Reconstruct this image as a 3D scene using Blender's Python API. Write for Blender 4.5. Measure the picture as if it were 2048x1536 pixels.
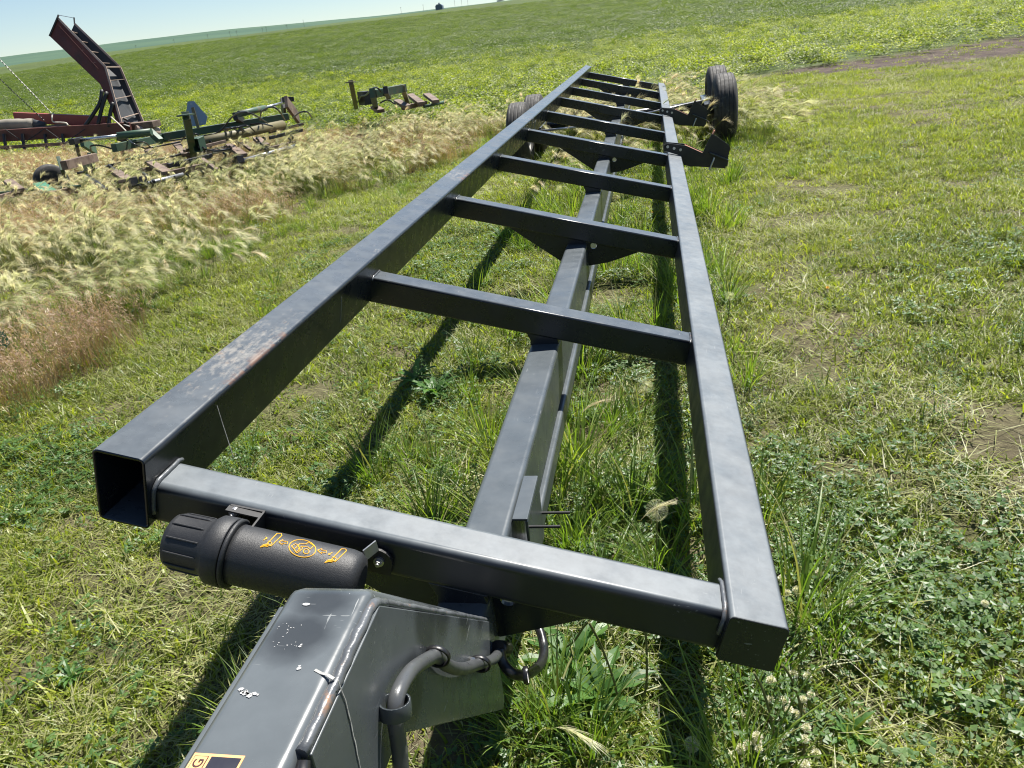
import bpy, bmesh, math, random
import numpy as np
from mathutils import Vector, Matrix
random.seed(7); RNG = np.random.default_rng(11)
for o in list(bpy.data.objects): bpy.data.objects.remove(o)
SC = bpy.context.scene
# ------------------------------------------------------------------ camera
TH = math.radians(15.0)                       # the deck of the trailer leans 15 degrees to the right
CT, ST = math.cos(TH), math.sin(TH)
RD = Matrix(((0.976165, 0.158247, 0.148525), (-0.076514, 0.891348, -0.446815), (-0.203095, 0.424801, 0.882211)))
D2G = Matrix(((CT, 0, ST), (0, 1, 0), (-ST, 0, CT)))
G2C = RD @ D2G.transposed()                   # world -> (right, forward, up)
GZ = 0.80
CAM = Vector((0.9211, -1.0632, 0.6788 + GZ)); FPX = 1546.8
def W(X, Y, Z):                               # deck coordinates -> world
    return Vector((CT*X + ST*Z, Y, -ST*X + CT*Z + GZ))
cd = bpy.data.cameras.new('camera'); cam = bpy.data.objects.new('camera', cd); SC.collection.objects.link(cam)
right, fwd, up = G2C[0], G2C[1], G2C[2]
m = Matrix((right, up, -Vector(fwd))).transposed().to_4x4(); m.translation = CAM
cam.matrix_world = m
cd.sensor_width = 36; cd.lens = 36*FPX/2048; cd.clip_start = 0.05; cd.clip_end = 8000
SC.camera = cam
# ------------------------------------------------------------------ world and sun
S2 = Vector((0.257, 0.52, 1.0)).normalized()
EL, AZ = math.asin(S2.z), math.atan2(S2.x, S2.y)
wd = bpy.data.worlds.new("World"); SC.world = wd; wd.use_nodes = True
nt = wd.node_tree; bg = nt.nodes['Background']
sky = nt.nodes.new('ShaderNodeTexSky'); sky.sky_type = 'NISHITA'; sky.sun_disc = False
sky.sun_elevation = EL; sky.sun_rotation = AZ; sky.altitude = 600; sky.air_density = 1.0; sky.dust_density = 0.0; sky.ozone_density = 2.6
nt.links.new(sky.outputs[0], bg.inputs[0]); bg.inputs[1].default_value = 0.050
sl = bpy.data.lights.new('sun', 'SUN'); sl.energy = 5.0; sl.angle = math.radians(0.55); sl.color = (1.0, 0.955, 0.88)
so = bpy.data.objects.new('sun', sl); SC.collection.objects.link(so)
so.rotation_euler = S2.to_track_quat('Z', 'Y').to_euler(); so.location = (3, 6, 12)
SC.view_settings.view_transform = 'Standard'; SC.view_settings.look = 'None'
SC.view_settings.exposure = 1.24; SC.view_settings.gamma = 1.0; SC.view_settings.use_curve_mapping = False
SC.cycles.filter_width = 1.1; SC.cycles.max_bounces = 6; SC.cycles.diffuse_bounces = 3; SC.cycles.glossy_bounces = 3
SC.cycles.transmission_bounces = 4; SC.cycles.transparent_max_bounces = 6
# ------------------------------------------------------------------ rays of the photograph's camera, used to survey far things
def ray(u, v):
    d = Vector(((u-1024)/FPX, 1.0, -(v-768)/FPX)); return G2C.transposed() @ d
def at_h(u, v, h):                            # point on the level z = h
    r = ray(u, v); return CAM + r*((h-CAM.z)/r.z)
def at_d(u, v, d): return CAM + ray(u, v)*d
def at_x(u, v, x):
    r = ray(u, v); return CAM + r*((x-CAM.x)/r.x)
# ------------------------------------------------------------------ helpers
def link(o, parent=None):
    SC.collection.objects.link(o)
    if parent is not None:
        o.parent = parent; o.matrix_parent_inverse = Matrix.Translation(-parent.location)
    return o
def tag(o, label=None, cat=None, group=None, kind=None):
    if label: o['label'] = label
    if cat: o['category'] = cat
    if group: o['group'] = group
    if kind: o['kind'] = kind
    return o
def thing(name, label, cat, loc=(0, 0, 0), group=None):
    o = bpy.data.objects.new(name, None); o.location = loc; o.empty_display_size = 0.1
    SC.collection.objects.link(o); return tag(o, label, cat, group)
def mesh_obj(name, vs, fs, m, parent=None, smooth=False, wn=False, bevel=0):
    me = bpy.data.meshes.new(name); me.from_pydata([tuple(v) for v in vs], [], [tuple(f) for f in fs]); me.materials.append(m)
    if smooth or wn: me.shade_smooth()
    me.update()
    o = bpy.data.objects.new(name, me); link(o, parent)
    if bevel:
        b = o.modifiers.new('bevel', 'BEVEL'); b.width = bevel; b.segments = 2; b.limit_method = 'ANGLE'; b.harden_normals = False
    if wn or bevel:
        if bevel: me.shade_smooth()
        w = o.modifiers.new('wn', 'WEIGHTED_NORMAL'); w.keep_sharp = True; w.weight = 80
    return o
class MB:
    def __init__(s): s.v = []; s.f = []
    def add(s, vs, fs):
        n = len(s.v); s.v += [Vector(v) for v in vs]; s.f += [tuple(i+n for i in f) for f in fs]; return s
    def box(s, o, ax, ay, az):                # corner + three edge vectors
        o, ax, ay, az = map(Vector, (o, ax, ay, az))
        P = [o, o+ax, o+ax+ay, o+ay, o+az, o+ax+az, o+ax+ay+az, o+ay+az]
        F = [(0, 3, 2, 1), (4, 5, 6, 7), (0, 1, 5, 4), (1, 2, 6, 5), (2, 3, 7, 6), (3, 0, 4, 7)]
        if ax.cross(ay).dot(az) < 0: F = [f[::-1] for f in F]
        return s.add(P, F)
    def cbox(s, c, sx, sy, sz): return s.box(Vector(c)-Vector((sx, sy, sz))/2, (sx, 0, 0), (0, sy, 0), (0, 0, sz))
    def bar(s, a, b, w, h, upv=(0, 0, 1)):    # box section bar from a to b, centred
        a, b = Vector(a), Vector(b); d = (b-a); t = d.normalized(); sd = t.cross(Vector(upv)).normalized(); u = sd.cross(t)
        return s.box(a-sd*w/2-u*h/2, d, sd*w, u*h)
    def tube(s, pts, r, n=10, cap=True):
        pts = [Vector(p) for p in pts]; k = len(pts); R = r if isinstance(r, (list, tuple)) else [r]*k
        base = len(s.v); prev = None
        for i, p in enumerate(pts):
            t = (pts[min(i+1, k-1)]-pts[max(i-1, 0)]).normalized()
            if prev is None: a = t.orthogonal().normalized()
            else: a = (prev - t*prev.dot(t)).normalized()
            prev = a; b = t.cross(a)
            for j in range(n):
                q = 2*math.pi*j/n; s.v.append(p + (a*math.cos(q)+b*math.sin(q))*R[i])
        for i in range(k-1):
            for j in range(n):
                j2 = (j+1) % n; s.f.append((base+i*n+j, base+i*n+j2, base+(i+1)*n+j2, base+(i+1)*n+j))
        if cap:
            s.f.append(tuple(base+j for j in range(n))[::-1]); s.f.append(tuple(base+(k-1)*n+j for j in range(n)))
        return s
    def prism(s, poly, n, t):                 # closed polygon (world points) thickened by t along n
        poly = [Vector(p) for p in poly]; off = Vector(n).normalized()*t; k = len(poly)
        return s.add(poly+[p+off for p in poly], [tuple(range(k))[::-1], tuple(range(k, 2*k))]+[(i, (i+1) % k, (i+1) % k+k, i+k) for i in range(k)])
    def rtube(s, a, b, w, h, r, up, right, segs=4, wall=None, cap=(True, True)):
        # rounded box tube; a, b = centres of the ends. wall: open ended with that wall thickness at the a end
        a, b, up, right = map(Vector, (a, b, up, right))
        def ring(c, w, h, r):
            out = []
            for cx, cy, a0 in ((w/2-r, h/2-r, 0), (-w/2+r, h/2-r, 90), (-w/2+r, -h/2+r, 180), (w/2-r, -h/2+r, 270)):
                for i in range(segs+1):
                    q = math.radians(a0+90*i/segs); out.append(c+right*(cx+r*math.cos(q))+up*(cy+r*math.sin(q)))
            return out
        A, B = ring(a, w, h, r), ring(b, w, h, r); n = len(A); k = len(s.v); s.v += A+B
        s.f += [(k+i, k+n+i, k+n+(i+1) % n, k+(i+1) % n) for i in range(n)]
        if cap[1]: s.f.append(tuple(range(k+2*n-1, k+n-1, -1)))
        if wall:
            I = ring(a, w-2*wall, h-2*wall, max(r-wall, .002)); d = (b-a).normalized()
            J = [p+d*min(1.2, (b-a).length*.9) for p in I]; k2 = len(s.v); s.v += I+J
            s.f += [(k+(i+1) % n, k2+(i+1) % n, k2+i, k+i) for i in range(n)]
            s.f += [(k2+i, k2+(i+1) % n, k2+n+(i+1) % n, k2+n+i) for i in range(n)]
            s.f.append(tuple(k2+n+i for i in range(n)))
        elif cap[0]: s.f.append(tuple(range(k, k+n)))
        return s
    def build(s, name, m, parent=None, **kw):
        o = mesh_obj(name, s.v, s.f, m, parent, **kw)
        bm = bmesh.new(); bm.from_mesh(o.data); bmesh.ops.recalc_face_normals(bm, faces=bm.faces); bm.to_mesh(o.data); bm.free()
        if kw.get('smooth') or kw.get('wn') or kw.get('bevel'): o.data.shade_smooth()
        if kw.get('smooth') and not kw.get('wn'):
            for e in o.data.polygons:
                if len(e.vertices) > 4: e.use_smooth = False
        return o
def copy_thing(src, loc=None, label=None):
    c = src.copy(); SC.collection.objects.link(c)
    if loc is not None: c.location = loc
    if label: c['label'] = label
    for ch in src.children:
        d = ch.copy(); SC.collection.objects.link(d); d.parent = c
        for g in ch.children:
            e = g.copy(); SC.collection.objects.link(e); e.parent = d
    return c
# ------------------------------------------------------------------ materials
class NT:
    def __init__(s, name):
        s.m = bpy.data.materials.new(name); s.m.use_nodes = True; s.t = s.m.node_tree; s.t.nodes.clear()
        s.out = s.n('ShaderNodeOutputMaterial')
    def n(s, ty, **kw):
        x = s.t.nodes.new(ty)
        for k, v in kw.items():
            if k in x.inputs: x.inputs[k].default_value = v
            else: setattr(x, k, v)
        return x
    def l(s, a, b): s.t.links.new(a, b)
    def pos(s): return s.n('ShaderNodeNewGeometry').outputs['Position']
    def noise(s, scale, detail=4, rough=.55, vec=None, sx=None):
        x = s.n('ShaderNodeTexNoise'); x.inputs['Scale'].default_value = scale; x.inputs['Detail'].default_value = detail; x.inputs['Roughness'].default_value = rough
        v = vec if vec is not None else s.pos()
        if sx:
            mp = s.n('ShaderNodeVectorMath', operation='MULTIPLY'); s.l(v, mp.inputs[0]); mp.inputs[1].default_value = sx; v = mp.outputs[0]
        s.l(v, x.inputs['Vector']); return x.outputs['Fac']
    def ramp(s, f, *st, interp='LINEAR'):
        r = s.n('ShaderNodeValToRGB'); s.l(f, r.inputs[0]); e = r.color_ramp.elements; r.color_ramp.interpolation = interp
        while len(e) < len(st): e.new(.5)
        for q, (p, c) in zip(e, st):
            q.position = p; q.color = (c, c, c, 1) if not hasattr(c, '__len__') else (*c, 1)
        return r.outputs[0]
    def mix(s, f, a, b, mode='MIX'):
        x = s.n('ShaderNodeMix', data_type='RGBA', blend_type=mode)
        for sock, v in ((x.inputs[0], f), (x.inputs[6], a), (x.inputs[7], b)):
            if hasattr(v, 'links'): s.l(v, sock)
            elif hasattr(v, '__len__'): sock.default_value = (*v, 1)
            else: sock.default_value = v if sock == x.inputs[0] else (v, v, v, 1)
        return x.outputs[2]
    def math(s, op, a, b=0.0, c=0.0, clamp=False):
        x = s.n('ShaderNodeMath', operation=op); x.use_clamp = clamp
        for i, v in enumerate((a, b, c)):
            if hasattr(v, 'links'): s.l(v, x.inputs[i])
            else: x.inputs[i].default_value = v
        return x.outputs[0]
    def bump(s, h, strength=.3, dist=.01):
        b = s.n('ShaderNodeBump'); b.inputs['Strength'].default_value = strength; b.inputs['Distance'].default_value = dist; s.l(h, b.inputs['Height']); return b.outputs[0]
    def bsdf(s, color, rough=.5, metal=0.0, normal=None, spec=.5):
        b = s.n('ShaderNodeBsdfPrincipled')
        for k, v in (('Base Color', color), ('Roughness', rough), ('Metallic', metal)):
            if hasattr(v, 'links'): s.l(v, b.inputs[k])
            elif hasattr(v, '__len__'): b.inputs[k].default_value = (*v, 1)
            else: b.inputs[k].default_value = v
        b.inputs['Specular IOR Level'].default_value = spec
        if normal is not None: s.l(normal, b.inputs['Normal'])
        s.l(b.outputs[0], s.out.inputs[0]); return b
def simple(name, col, rough=.5, metal=0, var=.25, scale=30, bump=.15, col2=None, thr=(.4, .7)):
    t = NT(name); a = t.noise(scale, 5); b = t.noise(scale*.2, 3)
    c = t.mix(t.ramp(b, (.3, 1-var), (.7, 1+var)), 0., 0.)
    c = t.mix(1.0, col, t.ramp(b, (.3, 1-var), (.7, 1+var)), 'MULTIPLY')
    if col2: c = t.mix(t.ramp(t.noise(scale*.6, 6, .65), (thr[0], 0.), (thr[1], 1.)), c, col2)
    t.bsdf(c, t.ramp(a, (.3, max(rough-.1, .05)), (.7, min(rough+.1, 1))), metal, t.bump(a, bump, .003)); return t.m
def paint(name, base=(.0080, .0105, .0150), worn=False, dust=.35, rough=.29, scratch=1.0, stain=0.0, spec=.5, dark_patches=()):
    t = NT(name)
    c = t.mix(t.ramp(t.noise(9, 6, .6), (.35, 0.), (.75, 1.)), base, tuple(x*1.35+.004 for x in base))
    geo = t.n('ShaderNodeNewGeometry'); sep = t.n('ShaderNodeSeparateXYZ'); t.l(geo.outputs['Normal'], sep.inputs[0])
    upm = t.ramp(sep.outputs['Z'], (.55, 0.), (.9, 1.))
    dn = t.mix(1.0, t.ramp(t.mix(.45, t.noise(34, 8, .66), t.noise(7, 5, .6, sx=(1, .5, 1))), (.28, .52), (.68, 1.)), upm, 'MULTIPLY')
    d = t.mix(1.0, dn, dust, 'MULTIPLY')
    c = t.mix(d, c, (.225, .255, .275))
    if dark_patches:                               # soft-edged dark patches painted into the base colour
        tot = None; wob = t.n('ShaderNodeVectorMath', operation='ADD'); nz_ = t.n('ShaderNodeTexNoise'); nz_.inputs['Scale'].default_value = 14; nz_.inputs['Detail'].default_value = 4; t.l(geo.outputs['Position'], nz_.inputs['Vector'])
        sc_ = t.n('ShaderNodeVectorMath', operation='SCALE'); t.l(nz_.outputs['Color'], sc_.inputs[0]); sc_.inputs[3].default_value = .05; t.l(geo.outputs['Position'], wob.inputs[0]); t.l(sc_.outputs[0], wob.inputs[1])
        for sx_, sy_, sz_, sr_ in dark_patches:
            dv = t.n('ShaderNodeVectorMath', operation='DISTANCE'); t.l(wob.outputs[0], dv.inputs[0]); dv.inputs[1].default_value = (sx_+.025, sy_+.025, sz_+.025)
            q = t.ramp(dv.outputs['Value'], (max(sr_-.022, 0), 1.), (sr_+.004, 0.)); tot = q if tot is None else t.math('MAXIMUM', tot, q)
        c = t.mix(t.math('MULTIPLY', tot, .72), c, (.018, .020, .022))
    # fine scratches: thin stretched noise, and pale chips
    s1 = t.ramp(t.noise(6, 2, .5, sx=(30, 3, 30)), (.695, 0.), (.71, 1.))
    s2 = t.ramp(t.noise(7, 2, .5, sx=(4, 40, 12)), (.715, 0.), (.73, 1.))
    chips = t.ramp(t.noise(85, 3, .5), (.735, 0.), (.75, 1.))
    sc = t.math('ADD', t.math('ADD', s1, s2), chips, clamp=True)
    sc = t.math('MULTIPLY', sc, t.ramp(t.noise(3.1, 3), (.5, 0.), (.62, .55*scratch)))
    c = t.mix(sc, c, (.24, .25, .25))
    rr = t.ramp(t.noise(14, 6, .6), (.3, rough-.09), (.75, rough+.13))
    if worn:                                  # paint rubbed down to bare and rusty metal where headers rest
        sp = t.n('ShaderNodeSeparateXYZ'); t.l(geo.outputs['Position'], sp.inputs[0]); Y = sp.outputs['Y']; X = sp.outputs['X']
        msk = None
        for yc, hw, k in worn:
            q = t.math('SUBTRACT', 1.0, t.math('DIVIDE', t.math('ABSOLUTE', t.math('SUBTRACT', Y, yc)), hw), clamp=True)
            q = t.math('MULTIPLY', q, k); msk = q if msk is None else t.math('MAXIMUM', msk, q)
        st = t.mix(.5, t.noise(24, 8, .7, sx=(1.8, .6, 1.8)), t.noise(120, 6, .7, sx=(1, .35, 1)))
        f = t.math('MULTIPLY', t.ramp(t.math('ADD', t.math('MULTIPLY', msk, .19), st), (.62, 0.), (.74, .8)), upm)
        c = t.mix(f, c, t.ramp(t.noise(30, 5, .7), (.3, (.15, .145, .13)), (.55, (.23, .22, .20)), (.7, (.24, .16, .10))))
        edge = t.ramp(X, (.0, 0.), (1., 1.))
        ed = t.math('MULTIPLY', t.ramp(X, (-.035, 0.), (-.0, 1.)) if False else t.ramp(t.math('ADD', X, .5), (.492, 0.), (.518, 1.)), t.ramp(t.math('ADD', t.math('MULTIPLY', msk, .32), t.noise(16, 6, .7)), (.72, 0.), (.82, 1.)))
        ed = t.math('MULTIPLY', ed, t.ramp(sep.outputs['Z'], (.25, 0.), (.6, 1.))); c = t.mix(t.math('MULTIPLY', ed, .8), c, (.17, .085, .045))
    if stain:
        c = t.mix(t.math('MULTIPLY', t.ramp(t.noise(60, 6, .7), (.58, 0.), (.66, 1.)), stain), c, (.33, .17, .08))
    t.bsdf(c, rr, 0.0, t.bump(t.noise(170, 3), .05, .001), spec); return t.m
M = {}
M['paint'] = paint('slate_paint', dust=.34)
M['paint_side'] = paint('slate_paint_rail', worn=((.47, .42, 1.0), (2.72, .32, .9), (5.05, .35, .8), (7.6, .5, .6), (1.35, .12, .5)), dust=.38)
M['paint_front'] = paint('slate_paint_dusty', dust=.58, scratch=.6, rough=.42)
M['paint_beam'] = paint('slate_paint_beam', base=(.042, .050, .056), dust=.16, rough=.32, spec=.5)
M['paint_tongue'] = paint('slate_paint_tongue', base=(.058, .066, .071), dust=.16, rough=.25, scratch=1.8, spec=.5, dark_patches=[(.538, -.487, .933, .046), (.545, -.43, .933, .04), (.61, -.30, .80, .060), (.61, -.40, .76, .05), (.61, -.24, .755, .05), (.61, -.15, .665, .05), (.61, -.07, .60, .045)])  # patches on the drawbar top are a dark reflection painted into the colour
M['weld'] = simple('weld_bead', (.085, .092, .10), .34, .15, .3, 60, .5, (.25, .14, .08), (.60, .72))
M['black'] = simple('black_steel', (.012, .012, .013), .5, 0, .3, 20, .15)
M['plastic'] = simple('black_plastic', (.018, .019, .021), .52, 0, .12, 700, .25)
M['rubber'] = simple('tyre_rubber', (.030, .029, .028), .75, 0, .3, 25, .2, (.12, .11, .095), (.55, .8))
M['hose'] = simple('hose_rubber', (.050, .053, .056), .36, 0, .25, 60, .1, (.15, .145, .13), (.62, .8))
M['hose_black'] = simple('hose_black', (.010, .010, .011), .35, 0, .2, 60, .05)
M['steel'] = simple('zinc_steel', (.42, .42, .42), .35, .85, .2, 40, .1)
M['chrome'] = simple('cylinder_rod', (.62, .62, .60), .25, .9, .15, 20, .05)
M['rust'] = simple('rusty_steel', (.22, .085, .04), .85, 0, .35, 18, .4, (.10, .045, .03), (.45, .65))
M['rim'] = simple('white_rim', (.6, .6, .58), .45, 0, .1, 20, .05)
M['red'] = simple('faded_red_paint', (.10, .030, .022), .62, 0, .3, 5, .15, (.055, .030, .022), (.5, .72))
M['red2'] = simple('red_channel_paint', (.24, .045, .035), .5, 0, .2, 3, .1)
M['redrim'] = simple('worn_edge_steel', (.40, .30, .24), .6, .2, .3, 8, .15)
M['belt'] = simple('conveyor_belt', (.035, .038, .042), .6, 0, .3, 4, .2)
M['green'] = simple('faded_green_paint', (.035, .075, .045), .55, 0, .3, 6, .15, (.11, .085, .05), (.52, .72))
M['teal'] = simple('teal_green_paint', (.03, .17, .10), .5, 0, .2, 6, .15, (.20, .22, .16), (.6, .8))
M['olive'] = simple('olive_tube_paint', (.13, .115, .055), .6, 0, .25, 8, .15)
M['brownst'] = simple('brown_channel_steel', (.16, .115, .085), .7, 0, .3, 10, .3, (.07, .04, .03), (.45, .65))
M['canvas'] = simple('grey_canvas', (.22, .20, .165), .9, 0, .3, 8, .5)
M['alu'] = simple('sign_back_aluminium', (.20, .27, .33), .45, .3, .1, 3, .05)
M['yellow'] = simple('yellow_print', (.75, .40, .02), .6, 0, .05, 30, .02)
M['orange'] = simple('sticker_orange', (.72, .38, .16), .5, 0, .08, 30, .02)
M['redprint'] = simple('sticker_dark', (.05, .02, .02), .5, 0, .05, 30, .02)
M['stkblack'] = simple('sticker_black', (.02, .02, .03), .4, 0, .05, 30, .02)
M['white'] = simple('white_print', (.36, .36, .355), .6, 0, .08, 60, .05)
M['decal'] = simple('pale_decal', (.16, .165, .16), .5, 0, .2, 40, .05)
M['streak'] = simple('bird_streak', (.30, .30, .285), .7, 0, .2, 300, .2)
M['rope'] = simple('pale_rope', (.55, .50, .42), .9, 0, .2, 60, .3)
M['far_blue'] = simple('blue_cladding', (.10, .14, .20), .7, 0, .1, .3, 0)
M['wood'] = simple('grey_wood', (.12, .10, .08), .9, 0, .2, 2, .2)
def leafmat(name, c1, c2, c3, trans=.45, rough=.6, gloss=.025, tt=(1.6, 1.65, .7)):
    # hue varies per plant and per leaf; translucent when lit from behind
    t = NT(name); at = t.n('ShaderNodeAttribute', attribute_name='tint'); oi = t.n('ShaderNodeObjectInfo')
    f = t.math('ADD', t.math('MULTIPLY', at.outputs['Fac'], .65), t.math('MULTIPLY', oi.outputs['Random'], .35 if name != 'crop_leaf' else .5))
    pn = t.mix(.5, t.noise(.9, 3, .6), t.noise(.06, 3, .6, sx=(1, 2.2, 1)))
    f = t.math('ADD', f, t.math('MULTIPLY', t.math('SUBTRACT', pn, .5), 1.5), clamp=True)
    c = t.ramp(f, (.05, c1), (.5, c2), (.95, c3))
    d = t.n('ShaderNodeBsdfDiffuse'); tr = t.n('ShaderNodeBsdfTranslucent'); g = t.n('ShaderNodeBsdfGlossy'); g.inputs['Roughness'].default_value = rough*.75
    g.inputs['Color'].default_value = (1, 1, 1, 1)
    t.l(c, d.inputs[0]); t.l(t.mix(1., c, tt, 'MULTIPLY'), tr.inputs[0])
    a = t.n('ShaderNodeMixShader'); a.inputs[0].default_value = trans; t.l(d.outputs[0], a.inputs[1]); t.l(tr.outputs[0], a.inputs[2])
    b = t.n('ShaderNodeMixShader'); b.inputs[0].default_value = gloss; t.l(a.outputs[0], b.inputs[1]); t.l(g.outputs[0], b.inputs[2])
    t.l(b.outputs[0], t.out.inputs[0]); return t.m
M['grass'] = leafmat('lawn_grass', (.080, .122, .018), (.185, .240, .027), (.34, .37, .050), .52, tt=(1.6, 1.6, .6))
M['grass_tall'] = leafmat('tall_grass', (.07, .13, .020), (.13, .21, .028), (.25, .31, .05))
M['thatch'] = leafmat('dry_clippings', (.13, .14, .050), (.22, .23, .085), (.34, .33, .15), .3)
M['barley'] = leafmat('foxtail_awns', (.42, .46, .22), (.62, .60, .40), (.68, .55, .42), .5, tt=(1.2, 1.2, .95))
M['barley_stem'] = leafmat('barley_stem', (.055, .09, .022), (.09, .12, .035), (.20, .13, .07), .3)
M['brome'] = leafmat('dry_brome', (.20, .125, .085), (.31, .21, .145), (.44, .34, .23), .4)
M['clover'] = leafmat('clover_leaf', (.04, .085, .022), (.06, .125, .028), (.11, .18, .040), .35)
M['broad'] = leafmat('broad_leaf', (.045, .11, .03), (.075, .17, .035), (.12, .22, .05), .45)
M['crop'] = leafmat('crop_leaf', (.040, .070, .012), (.115, .165, .020), (.29, .33, .045), .48, tt=(1.6, 1.6, .6))
M['crop2'] = leafmat('crop_leaf_far', (.035, .060, .016), (.070, .108, .024), (.14, .18, .040), .42)
M['petal'] = leafmat('clover_petals', (.50, .48, .38), (.62, .60, .50), (.70, .68, .60), .3)
M['fluff'] = leafmat('seed_fluff', (.55, .54, .50), (.65, .64, .60), (.72, .70, .66), .5)
M['stalk'] = leafmat('flower_stalk', (.12, .13, .05), (.17, .17, .07), (.22, .16, .08), .2)
# ------------------------------------------------------------------ terrain
FX, FY = fwd.x/math.hypot(fwd.x, fwd.y), fwd.y/math.hypot(fwd.x, fwd.y)
def sm(t, a, b):
    q = np.clip((t-a)/(b-a), 0, 1); return q*q*(3-2*q)
def hgt(x, y):
    x = np.asarray(x, float); y = np.asarray(y, float)
    dd = (x-CAM.x)*FX+(y-CAM.y)*FY; la = (x-CAM.x)*FY-(y-CAM.y)*FX; l = np.clip(la/np.maximum(dd, 1), -1.2, 1.2)
    h = .033*np.clip(x-.55, -3, 3)*sm(y, 4, 9)
    h = h + .012*np.sin(x*2.1+1.3*np.sin(y*1.7))*np.sin(y*2.4+x*.8)+.008*np.sin(x*5.3+y*3.1)*np.sin(y*6.1-x*2.2)
    k = .050*(1-.15*sm(-l, .10, .72))
    r = np.clip(dd-30, 0, 250)
    h = h + k*r*r/(r+40) - .045*np.clip(dd-280, 0, 260)
    A = 50.5-.5*0 - 7*sm(l, -.34, -.05)
    h = np.where(dd > 540, h + (A)*sm(dd, 560, 1250), h)
    h = h + .25*sm(dd, 60, 150)*np.sin(la*.045+.6)*np.sin(dd*.03)
    return h
def hz(x, y): return float(hgt(x, y))
EX = [-60, -20, -12, -8, -1, 1.5, 3.5, 6, 9, 14, 30, 90]
EY = [34, 17.5, 15.4, 14.4, 14.2, 14.8, 16.6, 17.9, 19.6, 23.5, 34, 78]
def crop_edge(x): return np.interp(x, EX, EY)
def soil_m(x, y):
    e = crop_edge(x); w = np.clip((x-2.4)*.75, 0, 3.6); return sm(y, e-w-.4, e-w+.3)*(1-sm(y, e+.3, e+1.4))*sm(x, 2.6, 4.2)
nr, na = 250, 520
rad = np.concatenate([[0.0], np.geomspace(.35, 3200, nr-1)])
ang = np.linspace(0, 2*math.pi, na, endpoint=False)
Rg, Ag = np.meshgrid(rad, ang, indexing='ij')
gx = CAM.x+1.2*0+Rg*np.cos(Ag); gy = CAM.y+Rg*np.sin(Ag); gz = hgt(gx, gy)
V = np.stack([gx.ravel(), gy.ravel(), gz.ravel()], 1)
ii, jj = np.meshgrid(np.arange(nr-1), np.arange(na), indexing='ij'); j2 = (jj+1) % na
F = np.stack([ii*na+jj, (ii+1)*na+jj, (ii+1)*na+j2, ii*na+j2], -1).reshape(-1, 4)
me = bpy.data.meshes.new('ground'); me.from_pydata(V.tolist(), [], F.tolist()); me.shade_smooth()
dd = (gx-CAM.x)*FX+(gy-CAM.y)*FY; la = (gx-CAM.x)*FY-(gy-CAM.y)*FX
pathc = lambda la: 53+.02*la+2.0*np.sin(la*.06)
crop = sm(gy, crop_edge(gx)+.2, crop_edge(gx)+1.2)
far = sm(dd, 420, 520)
path = np.exp(-((dd-pathc(la))/1.0)**2)*sm(-la, -3, 6)
for nm, arr in (('crop', crop), ('far', far), ('soil', soil_m(gx, gy)), ('path', path)):
    a = me.attributes.new(nm, 'FLOAT', 'POINT'); a.data.foreach_set('value', arr.ravel().astype(np.float32))
t = NT('ground_soil_and_field')
def att(n): return t.n('ShaderNodeAttribute', attribute_name=n).outputs['Fac']
soil = t.ramp(t.noise(3.5, 8, .65), (.3, (.075, .058, .040)), (.52, (.13, .105, .072)), (.72, (.20, .17, .115)))
thatch = t.ramp(t.noise(38, 6, .7, sx=(1, 1.7, 1)), (.33, (.035, .035, .014)), (.5, (.085, .090, .032)), (.68, (.19, .18, .09)))
near = t.mix(t.ramp(t.noise(1.3, 5, .6), (.36, .15), (.62, .85)), soil, thatch)
soil2 = t.ramp(t.noise(2.2, 8, .7), (.3, (.035, .026, .022)), (.55, (.075, .056, .046)), (.8, (.17, .135, .105)))
near = t.mix(att('soil'), near, soil2)
fl = t.ramp(t.noise(4.5, 3, .7), (.35, (.018, .028, .010)), (.5, (.050, .075, .020)), (.66, (.13, .16, .040)))
lf = t.ramp(t.noise(.35, 5, .65, sx=(1, 2.2, 1)), (.32, (.042, .066, .020)), (.5, (.064, .092, .028)), (.7, (.105, .130, .044)))
fl = t.mix(.55, fl, lf)
big = t.ramp(t.noise(.02, 4, .55, sx=(1, 2.5, 1)), (.35, .86), (.65, 1.15))
fl = t.mix(1., fl, big, 'MULTIPLY')
wv = t.n('ShaderNodeTexWave'); wv.inputs['Scale'].default_value = .16; wv.inputs['Distortion'].default_value = 1.2; wv.inputs['Detail'].default_value = 3; wv.inputs['Detail Scale'].default_value = .6; wv.bands_direction = 'Y'
rt_ = t.n('ShaderNodeVectorRotate'); rt_.inputs['Axis'].default_value = (0, 0, 1); rt_.inputs['Angle'].default_value = .16; t.l(t.pos(), rt_.inputs['Vector']); t.l(rt_.outputs[0], wv.inputs['Vector'])
fl = t.mix(1., fl, t.ramp(wv.outputs['Fac'], (.0, .66), (.16, 1.0), (.9, 1.06)), 'MULTIPLY')
fl = t.mix(t.math('MULTIPLY', att('path'), .62), fl, (.27, .24, .10))
fh = t.mix(t.ramp(t.noise(.008, 5, .6, sx=(1, 3, 1)), (.4, 0.), (.6, 1.)), (.048, .090, .062), (.062, .108, .068))  # far hill: bluish distance haze mixed into the crop green
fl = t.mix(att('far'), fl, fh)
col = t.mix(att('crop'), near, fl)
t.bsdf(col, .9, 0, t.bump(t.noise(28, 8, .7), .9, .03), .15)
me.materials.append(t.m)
ground = bpy.data.objects.new('ground', me); SC.collection.objects.link(ground)
tag(ground, 'rolling farmland ground rising to a far ridge', kind='structure')

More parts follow.
